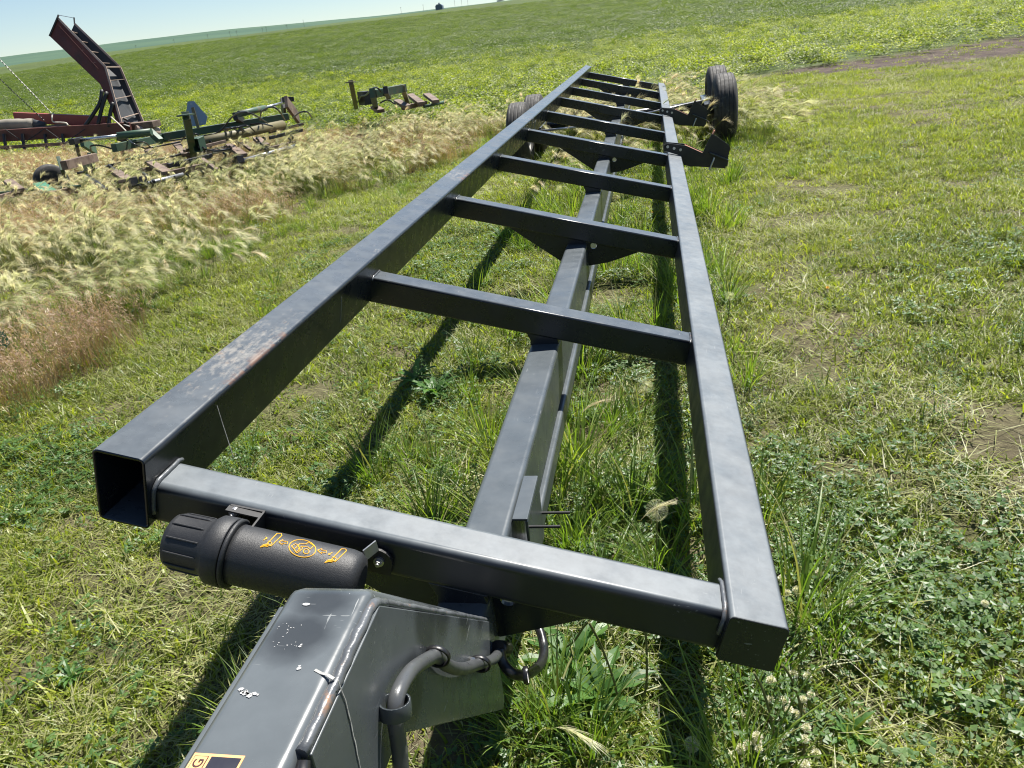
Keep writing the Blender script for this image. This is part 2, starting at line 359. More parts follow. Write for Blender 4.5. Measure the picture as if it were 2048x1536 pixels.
# ------------------------------------------------------------------ the trailer
UPD, RTD = Vector((ST, 0, CT)), Vector((CT, 0, -ST)); YV = Vector((0, 1, 0)); ZV = Vector((0, 0, 1)); XV = Vector((1, 0, 0))
T = thing('header_trailer', 'long dark slate grey header transport trailer with ladder deck standing in mown grass', 'trailer', (.55, .0, 0))
def deckbar(name, X0, X1, Y0, Y1, ztop, h, mat, along, wall=None, r=.012, cap=(True, True)):
    if along == 'Y': a, b, w = W((X0+X1)/2, Y0, ztop-h/2), W((X0+X1)/2, Y1, ztop-h/2), X1-X0; o = MB().rtube(a, b, w, h, r, UPD, RTD, wall=wall, cap=cap)
    else: a, b, w = W(X0, (Y0+Y1)/2, ztop-h/2), W(X1, (Y0+Y1)/2, ztop-h/2), Y1-Y0; o = MB().rtube(a, b, w, h, r, UPD, -YV, cap=cap)
    return o.build(name, mat, T, wn=True)
YB = [1.357, 2.584, 3.806, 5.030, 6.268, 7.558, 8.865, 10.271, 11.638]
lr = deckbar('side_rail', -.101, 0, 0, 11.95, .065, .155, M['paint_side'], 'Y', wall=.006, r=.011)
lr['label'] = 'taller left side rail with paint worn to rust on top'
rr_ = deckbar('side_rail', 1.055, 1.158, 0, 11.72, .016, .101, M['paint_front'], 'Y', r=.010)
rr_['label'] = 'low right side rail with capped end and dusty top'
MB().rtube(W(1.1065, -.004, -.0345), W(1.1065, -.0005, -.0345), .100, .098, .009, UPD, RTD).build('end_cap', M['paint'], T, wn=True)
fc = deckbar('cross_member', 0, 1.055, .017, .108, 0, .088, M['paint_front'], 'X', r=.016); fc['label'] = 'front cross member, widest of the ladder deck'
cms = [fc]
for y in YB: cms.append(deckbar('cross_member', 0, 1.055, y-.0855, y, 0, .0865, M['paint'], 'X', r=.008))
# weld beads where rungs meet rails
def bead(pts, r=.0045, name='weld_bead'):
    P = []
    for i in range(len(pts)-1):
        a, b = Vector(pts[i]), Vector(pts[i+1]); n = max(2, int((b-a).length/.012))
        for k in range(n): P.append(a.lerp(b, k/n)+Vector((random.uniform(-1, 1), random.uniform(-1, 1), random.uniform(-1, 1)))*r*.16)
    P.append(Vector(pts[-1]))
    return MB().tube(P, [r*random.uniform(.9, 1.1) for _ in P], 8).build(name, M['weld'], T, smooth=True)
bead([W(1.051, .112, -.002), W(1.053, .10, .003), W(1.053, .03, .003), W(1.052, .014, -.008), W(1.051, .012, -.04)], .0045)
bead([W(.004, .112, -.002), W(.004, .10, .003), W(.004, .03, .003), W(.003, .014, -.012), W(.003, .012, -.06)], .0045)
for y in YB[:5]:
    bead([W(1.053, y+.002, -.004), W(1.053, y-.01, .001), W(1.053, y-.075, .001), W(1.053, y-.089, -.006)], .0032)
    bead([W(.003, y+.002, -.004), W(.003, y-.01, .002), W(.003, y-.075, .002), W(.003, y-.089, -.008)], .0032)
# centre beam, level with the ground, with a second section under it
MB().rtube((.548, -.03, .454), (.548, 11.1, .454), .100, .168, .014, ZV, XV).build('center_beam', M['paint_beam'], T, wn=True)
MB().rtube((.556, .25, .329), (.556, 11.0, .329), .108, .064, .010, ZV, XV).build('lower_beam', M['paint_beam'], T, wn=True)
for i, y in enumerate([.10]+YB):
    yp = y-.05
    if i in (0, 2, 4, 6, 8):                  # butterfly gussets, with a drain hole
        if i == 0: L = [(.25, -.088), (.40, -.145), (.555, -.205), (.678, -.20), (.76, -.150), (.86, -.088)]
        else: L = [(.242, -.086), (.538, -.209), (.669, -.205), (.763, -.171), (.907, -.086)]
        hc = (.678, -.106); hr = .015
        hole = [(hc[0]+hr*math.sin(q), hc[1]+hr*math.cos(q)) for q in np.linspace(0, 2*math.pi, 17)]
        zb = -.2045 if i else -.2
        Lp = [p for p in L if p[0] < hc[0]]; Rp = [p for p in L if p[0] > hc[0]]
        right_poly = [(hc[0], -.086)]+hole[0:9]+[(hc[0], zb)]+Rp
        left_poly = [(hc[0], zb)]+hole[8:17]+[(hc[0], -.086)]+Lp
        mb = MB()
        for poly in (right_poly, left_poly): mb.prism([W(px, yp, pz) for px, pz in poly], YV, .010)
        mb.build('gusset_plate', M['paint'], T)
    if i % 2 == 1 or i == 0:
        zt = lambda x: GZ - .0865/CT - math.tan(TH)*(x)
        pl = [(.500, .536), (.596, .536), (.592, .552), (.600, zt(.600)+.004), (.490, zt(.490)+.004), (.503, .552)]
        MB().prism([(a, y-.08, b) for a, b in pl], YV, .074).build('saddle', M['paint'], T, bevel=.003)
# raised drawbar with its side plate
out = [(-2.3, .933), (-.414, .933), (-.012, .536), (.0, .372), (-.03, .330), (-.455, .765), (-2.3, .765)]
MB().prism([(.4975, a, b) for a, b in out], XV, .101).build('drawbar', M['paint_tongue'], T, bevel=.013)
sp = [(-.622, .921), (-.428, .921), (-.006, .518), (-.003, .330), (-.02, .318), (-.452, .750), (-.622, .762)]
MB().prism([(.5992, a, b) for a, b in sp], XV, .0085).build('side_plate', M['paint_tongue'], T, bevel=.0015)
bead([(.6005, -.625, .924), (.6005, -.43, .925), (.6010, -.40, .90)], .0062)
bead([(.6005, -.40, .90), (.6005, -.006, .522)], .0045)
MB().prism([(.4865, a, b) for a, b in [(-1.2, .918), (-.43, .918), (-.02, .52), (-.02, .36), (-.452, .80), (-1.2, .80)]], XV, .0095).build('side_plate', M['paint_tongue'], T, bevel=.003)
MB().tube([(.603, -.628, .921), (.606, -.66, .90), (.606, -.70, .87)], [.006, .011, .012], 8).build('black_tape', M['hose_black'], T, smooth=True)
# channel with studs on the beam
ch = MB()
ch.box((.5985, .285, .533), (.034, 0, 0), (0, .175, 0), (0, 0, .006)).box((.6265, .285, .37), (.006, 0, 0), (0, .175, 0), (0, 0, .163)).box((.5985, .285, .37), (.028, 0, 0), (0, .175, 0), (0, 0, .006))
ch.build('channel_bracket', M['paint_beam'], T, bevel=.002)
for (y, z) in ((.455, .438), (.295, .512)):
    MB().tube([(.630, y, z), (.700, y, z+.001)], .0035, 8).build('threaded_stud', M['black'], T)
# manual canister on the front rung
AXY, AXZ, CR = -.058, -.046, .0525
def cyl(x0, r0, *rest):
    xs = [x0]+[a for a, _ in rest]; rs = [r0]+[b for _, b in rest]; mb = MB()
    mb.tube([W(x, AXY, AXZ) for x in xs], rs, 40); return mb
can = cyl(.200, .050, (.202, CR), (.21, CR), (.40, CR), (.415, .050), (.424, .043), (.428, .030)).build('manual_canister', M['plastic'], T, smooth=True)
def sub(o): return o
capm = cyl(.078, .030, (.080, .040), (.084, .0455), (.092, .048), (.150, .0495), (.158, .056), (.164, .0605), (.190, .0615), (.192, .0600)).build('canister_cap', M['plastic'], can, smooth=True)
cyl(.1935, .0600, (.1945, .0612), (.199, .0612), (.201, .058)).build('canister_collar', M['plastic'], can, smooth=True)
for k in range(12):
    q = k*math.pi/6+.25; rdir = UPD*math.cos(q)-YV*math.sin(q)
    MB().tube([W(.090, AXY, AXZ)+rdir*.0478, W(.096, AXY, AXZ)+rdir*.0492, W(.142, AXY, AXZ)+rdir*.0502, W(.147, AXY, AXZ)+rdir*.049], .0016, 6).build('grip_rib', M['plastic'], can)
def on_can(zx, zy):                           # a point of the print, taken where the photograph shows it, on the cylinder wall
    u, v = 500+zx/3.629, 980+zy/3.629
    r = ray(u, v); c = W(0, AXY, AXZ); rp = r - RTD*r.dot(RTD); op = (CAM-c) - RTD*(CAM-c).dot(RTD)
    A, B, Cc = rp.dot(rp), 2*rp.dot(op), op.dot(op)-(CR+.0004)**2
    return CAM + r*((-B-math.sqrt(max(B*B-4*A*Cc, 0)))/(2*A))
def strokes(name, polys, m, r=.00075):
    mb = MB()
    for p in polys:
        q = []
        for (a, b), (c, d) in zip(p[:-1], p[1:]):
            n = max(1, int(math.hypot(c-a, d-b)/12)); q += [(a+(c-a)*k/n, b+(d-b)*k/n) for k in range(n)]
        q.append(p[-1]); mb.tube([on_can(*s) for s in q], r, 5)
    return mb.build(name, m, can)
def icon(dx, dy): return [[(195+dx, 316+dy), (228+dx, 318+dy), (231+dx, 330+dy), (152+dx, 408+dy), (118+dx, 398+dy), (195+dx, 316+dy)], [(130+dx, 372+dy), (158+dx, 382+dy), (148+dx, 405+dy)],
    [(124+dx, 384+dy), (142+dx, 402+dy)], [(74+dx, 416+dy), (98+dx, 396+dy), (128+dx, 392+dy)], [(74+dx, 416+dy), (104+dx, 408+dy), (132+dx, 412+dy)], [(84+dx, 410+dy), (125+dx, 402+dy)], [(96+dx, 402+dy), (128+dx, 397+dy)]]
circ = [(380+98*math.cos(a)*math.cos(.17)-62*math.sin(a)*math.sin(.17), 424+98*math.cos(a)*math.sin(.17)+62*math.sin(a)*math.cos(.17)) for a in np.linspace(0, 2*math.pi, 37)]
head = [(408+21*math.cos(a), 446+17*math.sin(a)) for a in np.linspace(0, 2*math.pi, 15)]
strokes('yellow_pictogram', icon(0, 0)+icon(468, 112)+[circ, head,
    [(210, 378), (240, 360), (237, 370), (273, 376), (269, 392), (234, 386), (236, 399), (210, 378)],
    [(490, 437), (522, 426), (520, 436), (555, 442), (551, 458), (517, 451), (520, 465), (490, 437)],
    [(98, 366), (122, 346)], [(110, 344), (123, 345), (120, 358)], [(598, 452), (571, 470)], [(574, 458), (570, 471), (584, 472)],
    [(301, 408), (330, 391), (349, 402), (321, 430), (301, 408)], [(321, 430), (332, 452), (362, 430), (349, 402)], [(332, 452), (345, 457), (383, 424), (370, 412), (349, 428)],
    [(349, 402), (362, 390), (402, 393), (426, 380), (462, 402), (438, 430), (420, 414), (372, 408)]], M['yellow'])
def deck_y(u, v, Y):
    r = RD.transposed() @ Vector(((u-1024)/FPX, 1.0, -(v-768)/FPX)); c = Vector((.71404, -1.06321, .89404)); p = c+r*((Y-c.y)/r.y); return p
PA, PB, PC_ = deck_y(450, 1014, .005), deck_y(525, 1029, .005), deck_y(511, 1052, -.03)
MB().prism([W(a, .013, b) for a, b in ((PA.x, PA.z-.045), (PA.x, PA.z-.006), (PA.x+.006, PA.z), (PB.x, PB.z), (PB.x, PB.z-.05))], YV, .0045).build('mount_plate', M['black'], can)
MB().box(W(PA.x+.004, -.002, PA.z-.0035), RTD*(PB.x-PA.x-.004), YV*.016, UPD*.003).build('mount_strap', M['black'], can)
MB().box(W(PB.x-.003, .013, PB.z-.038), RTD*.0035, YV*-.050, UPD*.038).build('mount_strap', M['black'], can)
def hexbolt(u, v, Y, r=.0065):
    p = deck_y(u, v, Y); mb = MB(); mb.tube([W(p.x, Y+.008, p.z), W(p.x, Y, p.z)], r*1.5, 16); mb.tube([W(p.x, Y, p.z), W(p.x, Y-.006, p.z)], r, 6); mb.tube([W(p.x, Y-.006, p.z), W(p.x, Y-.010, p.z)], r*.55, 10)
    return mb.build('mount_bolt', M['steel'], can)
hexbolt(467, 1027, .004); hexbolt(757, 1125, .002)
pc = deck_y(755, 1122, .008)
pl = [(.028*math.cos(a), .026*math.sin(a)) for a in np.linspace(0, math.pi, 10)]+[(-.045, -.026), (.026, -.026)]
MB().prism([W(pc.x+a, .006, pc.z+b) for a, b in pl], YV, .008).build('mount_plate', M['black'], can)
MB().bar(W(.418, -.02, -.018), W(.432, .006, -.012), .003, .022).build('mount_strap', M['steel'], can)
# brake and hydraulic hose along the drawbar
def smooth_path(pts, n=8):
    P = [Vector(p) for p in pts]; P = [P[0]*2-P[1]]+P+[P[-1]*2-P[-2]]; out = []
    for i in range(1, len(P)-2):
        for k in range(n):
            q = k/n; a, b, c, d = P[i-1], P[i], P[i+1], P[i+2]
            out.append(.5*((2*b)+(c-a)*q+(2*a-5*b+4*c-d)*q*q+(3*b-a-3*c+d)*q**3))
    out.append(P[-2]); return out
hp = [at_x(803, 1560, .622), at_x(799, 1500, .622), at_x(791, 1440, .622), at_x(795, 1390, .622), at_x(820, 1345, .622), at_x(850, 1322, .622), at_x(873, 1313, .620), at_x(893, 1330, .620), at_x(922, 1338, .620), at_x(958, 1328, .620), at_x(985, 1320, .620), at_x(1004, 1298, .620)]
hp = [hp[0]+(hp[0]-hp[1])*4]+hp
hs = MB().tube(smooth_path(hp), .0092, 14).build('hydraulic_hose', M['hose'], T, smooth=True)
hb = [at_x(1000, 1296, .622), at_x(1006, 1325, .63), at_x(1025, 1346, .65), at_x(1052, 1349, .67), at_x(1080, 1330, .68), at_x(1088, 1300, .68), at_x(1080, 1262, .67), at_x(1060, 1232, .65), at_x(1045, 1205, .64), at_x(1040, 1180, .63)]
hb = [CAM+(p-CAM)*(1.0+0.010*i) for i, p in enumerate(hb)]
MB().tube(smooth_path(hb), .0095, 14).build('hydraulic_hose', M['hose_black'], T, smooth=True)['label'] = 'black hose loop hanging under the front rung'
def ring(c, n, r, w, m, name='hose_clamp', rr=.003):
    c = Vector(c); n = Vector(n).normalized(); a = n.orthogonal().normalized(); b = n.cross(a); mb = MB(); N = 20; vs = []; fs = []
    for i in range(N):
        q = 2*math.pi*i/N; d = a*math.cos(q)+b*math.sin(q)
        vs += [c+d*r-n*w/2, c+d*(r+rr)-n*w/2, c+d*(r+rr)+n*w/2, c+d*r+n*w/2]
    for i in range(N):
        j = (i+1) % N
        for k in range(4): fs.append((i*4+k, j*4+k, j*4+(k+1) % 4, i*4+(k+1) % 4))
    mb.add(vs, fs); o = mb.build(name, m, hs, wn=True); return o
ring(at_x(790, 1416, .621), (0, .25, 1), .0150, .017, M['paint_beam'], rr=.0035)['label'] = 'wide grey clamp with rusty foot on the hose'
MB().bar(at_x(770, 1424, .602), at_x(788, 1412, .612), .012, .010).build('clamp_foot', M['rust'], hs)
ring(at_x(874, 1313, .620), (0, 1, .05), .0150, .006, M['hose_black']); ring(at_x(960, 1328, .620), (0, 1, .1), .0150, .006, M['hose_black'])
ring(at_x(1052, 1350, .672), (1, .1, 0), .0120, .008, M['hose_black'], 'cable_tie'); MB().tube([at_x(1052, 1345, .67), at_x(1055, 1368, .675)], .004, 6).build('cable_tie', M['hose_black'], hs)
MB().tube([at_x(995, 1296, .618), at_x(1012, 1297, .625)], .014, 12).build('hose_fitting', M['hose_black'], hs, smooth=True)
for u, v in ((857, 1302), (938, 1319)): MB().tube([at_x(u, v, .607), at_x(u+8, v+2, .617)], .005, 8).build('clamp_screw', M['steel'], hs)
# marks on the paint: droppings, chips, sticker
def ribbon(name, pts, w, n, m, parent=T, t=.0006):
    mb = MB(); P = [Vector(p) for p in pts]; n = Vector(n)
    for a, b in zip(P[:-1], P[1:]): mb.bar(a+n*t*.4, b+n*t*.4, w*random.uniform(.7, 1.3), t, n)
    return mb.build(name, m, parent)
S = [at_x(676, 1360, .6083), at_x(690, 1400, .6083), at_x(702, 1450, .6083), at_x(712, 1495, .6083), at_x(722, 1545, .6083)]
S2_ = [s.lerp(t_, k/4)+Vector((0, random.uniform(-1, 1)*.0006, 0)) for s, t_ in zip(S[:-1], S[1:]) for k in range(4)]+[S[-1]]
ribbon('dropping_streak', S2_, .0016, (1, 0, 0), M['streak'])
def blob(name, pts, z, m, parent=T, t=.0008):
    for (u, v, s, e) in pts:
        p = at_h(u, v, z); k = 9; poly = []
        for i in range(k):
            q = 2*math.pi*i/k; rr = s*random.uniform(.6, 1.15); poly.append((p.x+rr*math.cos(q)*e, p.y+rr*math.sin(q), z))
        MB().prism(poly, (0, 0, 1), t).build(name, m, parent)
ZT = .9332
blob('paint_chip', [(613, 1209, .0024, 2), (600, 1294, .0016, 1.2), (603, 1290, .0012, 1), (598, 1338, .0022, 1), (600, 1333, .0012, 1.5)]+[(494+random.gauss(0, 9), 1388-random.gauss(0, 3.5), random.uniform(.0008, .0022), random.uniform(1, 2)) for _ in range(16)]+[(random.gauss(575, 22), random.gauss(1262, 22), random.uniform(.0005, .0013), 1) for _ in range(0)], ZT, M['white'])
blob('paint_speck', [(random.gauss(575, 20), random.gauss(1262, 20), random.uniform(.0003, .0007), random.uniform(.8, 2)) for _ in range(26)], ZT, M['white'], t=.0002)
ribbon('dropping_streak', [Vector((*at_h(u, v, ZT).xy, ZT)) for u, v in ((630, 1340), (643, 1347), (655, 1350), (668, 1358))], .003, (0, 0, 1), M['streak'])
ribbon('scratch_line', [Vector((*W(-.0, y, .05).xy, W(0.0, y, z).z))+RTD*.0006 for y, z in ((.253, .045), (.2535, .0), (.255, -.04), (.256, -.085))], .0016, RTD, M['streak'])
ribbon('scratch_line', [W(.0004, y, z) for y, z in ((.99, .03), (.992, -.05))], .0035, RTD, M['decal'])
def text_mesh(body, size, origin, xdir, ydir, m, name, parent, depth=.0004, align='LEFT'):
    cu = bpy.data.curves.new(name, 'FONT'); cu.body = body; cu.size = size; cu.extrude = depth; cu.align_x = align; cu.offset = size*.012
    to = bpy.data.objects.new(name, cu); SC.collection.objects.link(to); bpy.context.view_layer.update()
    me = bpy.data.meshes.new_from_object(to.evaluated_get(bpy.context.evaluated_depsgraph_get())); bpy.data.objects.remove(to)
    xd, yd = Vector(xdir).normalized(), Vector(ydir).normalized(); zd = xd.cross(yd)
    mm = Matrix((xd, yd, zd)).transposed().to_4x4(); mm.translation = Vector(origin); me.transform(mm); me.materials.clear(); me.materials.append(m)
    o = bpy.data.objects.new(name, me); return link(o, parent)
st = MB().box((.5065, -.80, ZT), (.0485, 0, 0), (0, .163, 0), (0, 0, .0005)).build('warning_sticker', M['orange'], T)
MB().box((.5085, -.797, ZT+.0005), (.0135, 0, 0), (0, .157, 0), (0, 0, .0003)).build('sticker_frame', M['redprint'], st)
MB().box((.5092, -.797, ZT+.0008), (.0121, 0, 0), (0, .1563, 0), (0, 0, .0003)).build('sticker_band', M['orange'], st)
MB().box((.5245, -.797, ZT+.0005), (.0285, 0, 0), (0, .157, 0), (0, 0, .0003)).build('sticker_panel', M['stkblack'], st)
text_mesh('WARNING', .0128, (.5198, -.6430, ZT+.0012), (0, 1, 0), (-1, 0, 0), M['redprint'], 'sticker_text', st, .0002, 'RIGHT')
for k in range(7):
    a = Vector((.5265+random.random()*.024, -.652-random.random()*.02, ZT+.0009)); MB().bar(a, a+Vector((random.uniform(-.003, .003), -.006, 0)), .0016, .0003).build('sticker_scuff', M['white'], st)
text_mesh('7', .20, W(.0006, 5.10, -.078), (0, 1, 0), UPD, M['decal'], 'rail_decal', lr, .0005)
text_mesh('SL', .12, W(.0006, 5.30, -.060), (0, 1, 0), UPD, M['decal'], 'rail_decal', lr, .0005)
MB().box(W(.0004, 5.12, -.086), YV*.5, UPD*.005, RTD*.0008).build('rail_decal', M['decal'], lr)
text_mesh('GOOD', .006, at_x(1086, 1285, .688), (0, .25, -1), (1, .2, .1), M['white'], 'hose_lettering', hs, .0002)
# header rests on the right rail
def header_rest(Y, first):
    g = bpy.data.objects.new('header_rest', None); g.location = W(1.1, Y, .02); link(g, T); g.matrix_parent_inverse = Matrix.Translation(-T.location)
    def b(mb, name, m, **kw):
        o = mb.build(name, m, None, **kw); o.parent = g; o.matrix_parent_inverse = Matrix.Translation(-g.location-Vector((0, 0, 0))); return o
    pts = [(1.020, .030), (1.015, .070), (1.035, .086), (1.171, .092), (1.300, .062), (1.330, .204), (1.362, .196), (1.470, .150), (1.487, .130), (1.487, .070), (1.495, .045), (1.500, .0), (1.24, -.047), (1.19, -.045), (1.13, .018)]
    b(MB().prism([W(a, Y, c) for a, c in pts], YV, .008), 'rest_plate', M['black'])
    pts2 = [(1.03, .03), (1.03, .080), (1.171, .092), (1.300, .062), (1.500, .03), (1.500, -.03), (1.24, -.06), (1.13, .018)]
    b(MB().prism([W(a, Y+.095, c) for a, c in pts2], YV, .008), 'rest_plate', M['black'])
    b(MB().box(W(1.165, Y+.008, .083), W(1.305, Y+.008, .050)-W(1.165, Y+.008, .083), YV*.087, UPD*.006), 'rest_tray', M['rust'])
    b(MB().box(W(1.312, Y+.009, .055), W(1.345, Y+.009, .225)-W(1.312, Y+.009, .055), YV*.085, RTD*.006), 'rest_upright', M['rust'])
    b(MB().box(W(1.345, Y-.045, .075), W(1.490, Y-.045, .048)-W(1.345, Y-.045, .075), YV*.045, UPD*.005), 'rest_ledge', M['paint_beam'])
    for k in range(3): b(MB().tube([W(1.042+.048*k, Y-.010, .062-.002*k), W(1.042+.048*k, Y, .062-.002*k)], .011, 6), 'rest_bolt', M['steel'])
    b(MB().tube([W(1.385, Y-.05, .052), W(1.383, Y-.056, .030), W(1.372, Y-.06, -.035)], .006, 8), 'lock_pin', M['steel'])
    return g
header_rest(4.93, True); header_rest(7.36, False)
# axle and wheels
def wheel(x, y, z, side):
    g = bpy.data.objects.new('wheel', None); g.location = (x, y, z); link(g, T); g.matrix_parent_inverse = Matrix.Translation(-T.location)
    R, wd_ = .382, .262; prof = []; NP = 44
    for i in range(NP+1):
        s = i/NP*2-1; xx = s*wd_/2; a = abs(s)
        r = R - .012*a**2 - (.095*max(0, (a-.62)/.38)**2.2 if a > .62 else 0)
        groove = min(abs(s-q) for q in (-.50, -.18, .18, .50)); 
        if groove < .040: r -= .012
        prof.append((xx, r))
    prof = [(-wd_*.36, .195), (-wd_*.46, .215)]+prof+[(wd_*.46, .215), (wd_*.36, .195)]
    def lathe(prof, m, name, n=56, smooth=True):
        vs = []; fs = []
        for i in range(n):
            q = 2*math.pi*i/n
            for xx, r in prof: vs.append((xx, r*math.cos(q), r*math.sin(q)))
        k = len(prof)
        for i in range(n):
            j = (i+1) % n
            for p in range(k-1): fs.append((i*k+p, i*k+p+1, j*k+p+1, j*k+p))
        o = mesh_obj(name, vs, fs, m); o.parent = g
        bm = bmesh.new(); bm.from_mesh(o.data); bmesh.ops.recalc_face_normals(bm, faces=bm.faces); bm.to_mesh(o.data); bm.free(); o.data.shade_smooth(); return o
    lathe(prof, M['rubber'], 'tyre')
    lathe([(side*.06, .001), (side*.06, .06), (side*.03, .07), (side*.03, .15), (side*.085, .175), (side*.095, .198), (side*.08, .2), (-side*.08, .2), (-side*.095, .198)], M['rim'], 'rim', 40)
    lathe([(side*.11, .001), (side*.11, .035), (side*.06, .045), (-side*.16, .045)], M['black'], 'hub', 20)
    return g
for (x, y, top, sd) in ((1.745, 8.75, .790, 1), (1.735, 9.76, .816, 1), (-.680, 8.75, .702, -1), (-.610, 9.66, .708, -1)):
    wheel(x, y, top-.382, sd)
mb = MB(); mb.tube([(-.40, 9.2, .345), (1.52, 9.2, .42)], .050, 14); mb.build('axle', M['paint'], T, smooth=True)
for x, z in ((1.56, .42), (-.46, .335)): MB().bar((x, 8.72, z-.01), (x, 9.69, z+.01), .08, .12).build('walking_beam', M['paint'], T, bevel=.005)
MB().bar((.548, 9.2, .31), (.548, 9.2, .42), .18, .16, (0, 1, 0)).build('axle_mount', M['paint'], T, bevel=.005)
MB().tube([(.62, 8.55, .42), (1.60, 8.95, .50)], .014, 8).build('tie_rod', M['steel'], T, smooth=True)
MB().tube([(.50, 8.35, .40), (-.46, 8.60, .36)], .014, 8).build('tie_rod', M['steel'], T, smooth=True)
# ------------------------------------------------------------------ red conveyor elevator at the field edge
D0 = 18.0
def quadwall(mb, A, B, C_, D_, th): # four corners, thickened away from the camera
    n = (B-A).cross(D_-A).normalized(); n = n if n.dot(fwd) > 0 else -n
    return mb.prism([A, B, C_, D_], n, th)
eb = at_d(255, 262, D0)
EV = thing('conveyor_elevator', 'old dark red conveyor elevator with kinked upper trough rising against the sky', 'elevator', (eb.x, eb.y, hz(eb.x, eb.y)))
NT1, NT2, NT3 = at_d(116, 36, D0), at_d(211, 134, D0), at_d(247, 262, D0)     # near rail, top edge
NB1, NB2, NB3 = at_d(100, 73, D0), at_d(200, 168, D0), at_d(230, 232, D0)     # near wall, lower edge
FT1, FT2, FT3 = at_d(149, 47, D0+.62), at_d(240, 134, D0+.62), at_d(288, 248, D0+.62)
FB1, FB2, FB3 = FT1+(NB1-NT1), FT2+(NB2-NT2), FT3+(NB2-NT2)*.6
NB2b = at_d(200, 168, D0); NB3b = at_d(236, 262, D0)
w1 = MB(); quadwall(w1, NT1, NT2, NB2, NB1, .03); w1.build('trough_wall', M['red'], EV)
w2 = MB(); w2.prism([NT2, NT3, NB3b, NB3, NB2], fwd, .03); w2.build('trough_wall', M['red'], EV)
w3 = MB(); quadwall(w3, FT1, FT2, FB2, FB1, .03); w3.build('trough_wall', M['belt'], EV)
w4 = MB(); quadwall(w4, FT2, FT3, FB3, FB2, .03); w4.build('trough_wall', M['belt'], EV)
def lerp(a, b, f): return a*(1-f)+b*f
fl1 = MB(); fl1.prism([lerp(NT1, NB1, .55), lerp(NT2, NB2, .55), lerp(FT2, FB2, .55), lerp(FT1, FB1, .55)], (FT1-NT1).cross(NT2-NT1), .02); fl1.build('belt_floor', M['belt'], EV)
fl2 = MB(); fl2.prism([lerp(NT2, NB2, .55), lerp(NT3, NB3b, .7)+Vector((0, 0, -.1)), lerp(FT3, FB3, .55), lerp(FT2, FB2, .55)], (FT2-NT2).cross(NT3-NT2), .02); fl2.build('belt_floor', M['belt'], EV)
for f in (.10, .32, .55, .80): MB().bar(lerp(lerp(NT1, NT2, f), lerp(NB1, NB2, f), .3), lerp(lerp(FT1, FT2, f), lerp(FB1, FB2, f), .3), .05, .012).build('conveyor_flight', M['redrim'], EV)
for f in (.18, .47, .78, .93): MB().bar(lerp(lerp(NT2, NT3, f), NB2-NT2+lerp(NT2, NT3, f), .12), lerp(lerp(FT2, FT3, f), FB2-FT2+lerp(FT2, FT3, f), .12), .05, .012).build('conveyor_flight', M['redrim'], EV)
for a, b in ((NT1, NT2), (NT2, NT3), (FT1, FT2), (FT2, FT3), (NT2, FT2)): MB().bar(a, b, .045, .03, fwd).build('rim_angle', M['redrim'], EV)
MB().bar(lerp(NT1, NB1, .25)+(NT2-NT1)*.06-fwd*.02, lerp(NT2, NB2, .42)-(NT2-NT1)*.1-fwd*.02, .02, .03, fwd).build('side_rib', M['red'], EV)
MB().tube([NB1-fwd*.02, NT1-fwd*.02, at_d(117, 30, D0)], .02, 6).build('end_post', M['black'], EV)
MB().tube([FT1, at_d(148, 35, D0+.62)], .016, 6).build('end_post', M['black'], EV)
MB().tube([at_d(117, 30, D0), at_d(148, 36, D0+.62)], .008, 6).build('end_bar', M['steel'], EV)
for pts in (((204, 180), (200, 205), (184, 232), (170, 252)), ((214, 184), (204, 215), (196, 250)), ((226, 205), (220, 230), (218, 255))):
    MB().tube(smooth_path([at_d(u, v, D0-.05) for u, v in pts], 5), .042, 8).build('lift_arm', M['black'], EV, smooth=True)
MB().tube([at_d(222, 234, D0-.1), at_d(240, 250, D0-.2), at_d(252, 262, D0-.3)], .014, 6).build('control_lever', M['rope'], EV)
ro = MB(); ro.tube([at_d(272, 262, D0+.05), at_d(318, 266, D0+.4)], .13, 14); ro.build('end_roller', M['redrim'], EV, smooth=True)
MB().cbox(at_d(285, 250, D0+.2), .75, .35, .14).build('drive_box', M['brownst'], EV, bevel=.01)
for k in range(5): MB().tube([at_d(243+random.uniform(-6, 10), 236+k*7, D0-.15), at_d(252+random.uniform(-6, 10), 240+k*7, D0-.1)], .03, 7).build('chain_sprocket', M['black'], EV)
# lower frame with red channel and canvas roll
a, b = at_d(31, 235, D0+.6), at_d(215, 243, D0+.3)
rc = MB().bar(a, b, .12, .24).build('red_channel', M['red2'], EV, bevel=.008)
a, b = at_d(-70, 276, D0), at_d(262, 256, D0); lf_ = MB().bar(a, b, .10, .26).build('base_frame', M['red'], EV, bevel=.01)
a, b = at_d(-70, 300, D0-.1), at_d(150, 286, D0-.1); MB().bar(a, b, .06, .07).build('base_rail', M['brownst'], EV)
for u in (8, 45, 90, 125): MB().bar(at_d(u, 268, D0-.1), at_d(u+4, 300, D0-.1), .05, .05, (1, 0, 0)).build('base_post', M['black'], EV)
for u in (10, 92): MB().tube([at_d(u+36, 284, D0-.12), at_d(u, 258, D0-.12)], .010, 5).build('brace_rod', M['black'], EV); MB().tube([at_d(u+38, 286, D0-.12), at_d(u+78, 258, D0-.12)], .010, 5).build('brace_rod', M['black'], EV)
MB().tube(smooth_path([at_d(-70, 254, D0+.1), at_d(-20, 252, D0+.1), at_d(30, 249, D0+.1), at_d(68, 248, D0+.15)], 4), [.13, .135, .125, .13, .135, .13, .125, .135, .13, .13, .12, .13, .125][:13], 14).build('canvas_roll', M['canvas'], EV, smooth=True)
MB().tube([at_d(68, 248, D0+.14), at_d(92, 250, D0+.2)], [.105, .06], 12).build('canvas_roll', M['belt'], EV, smooth=True)
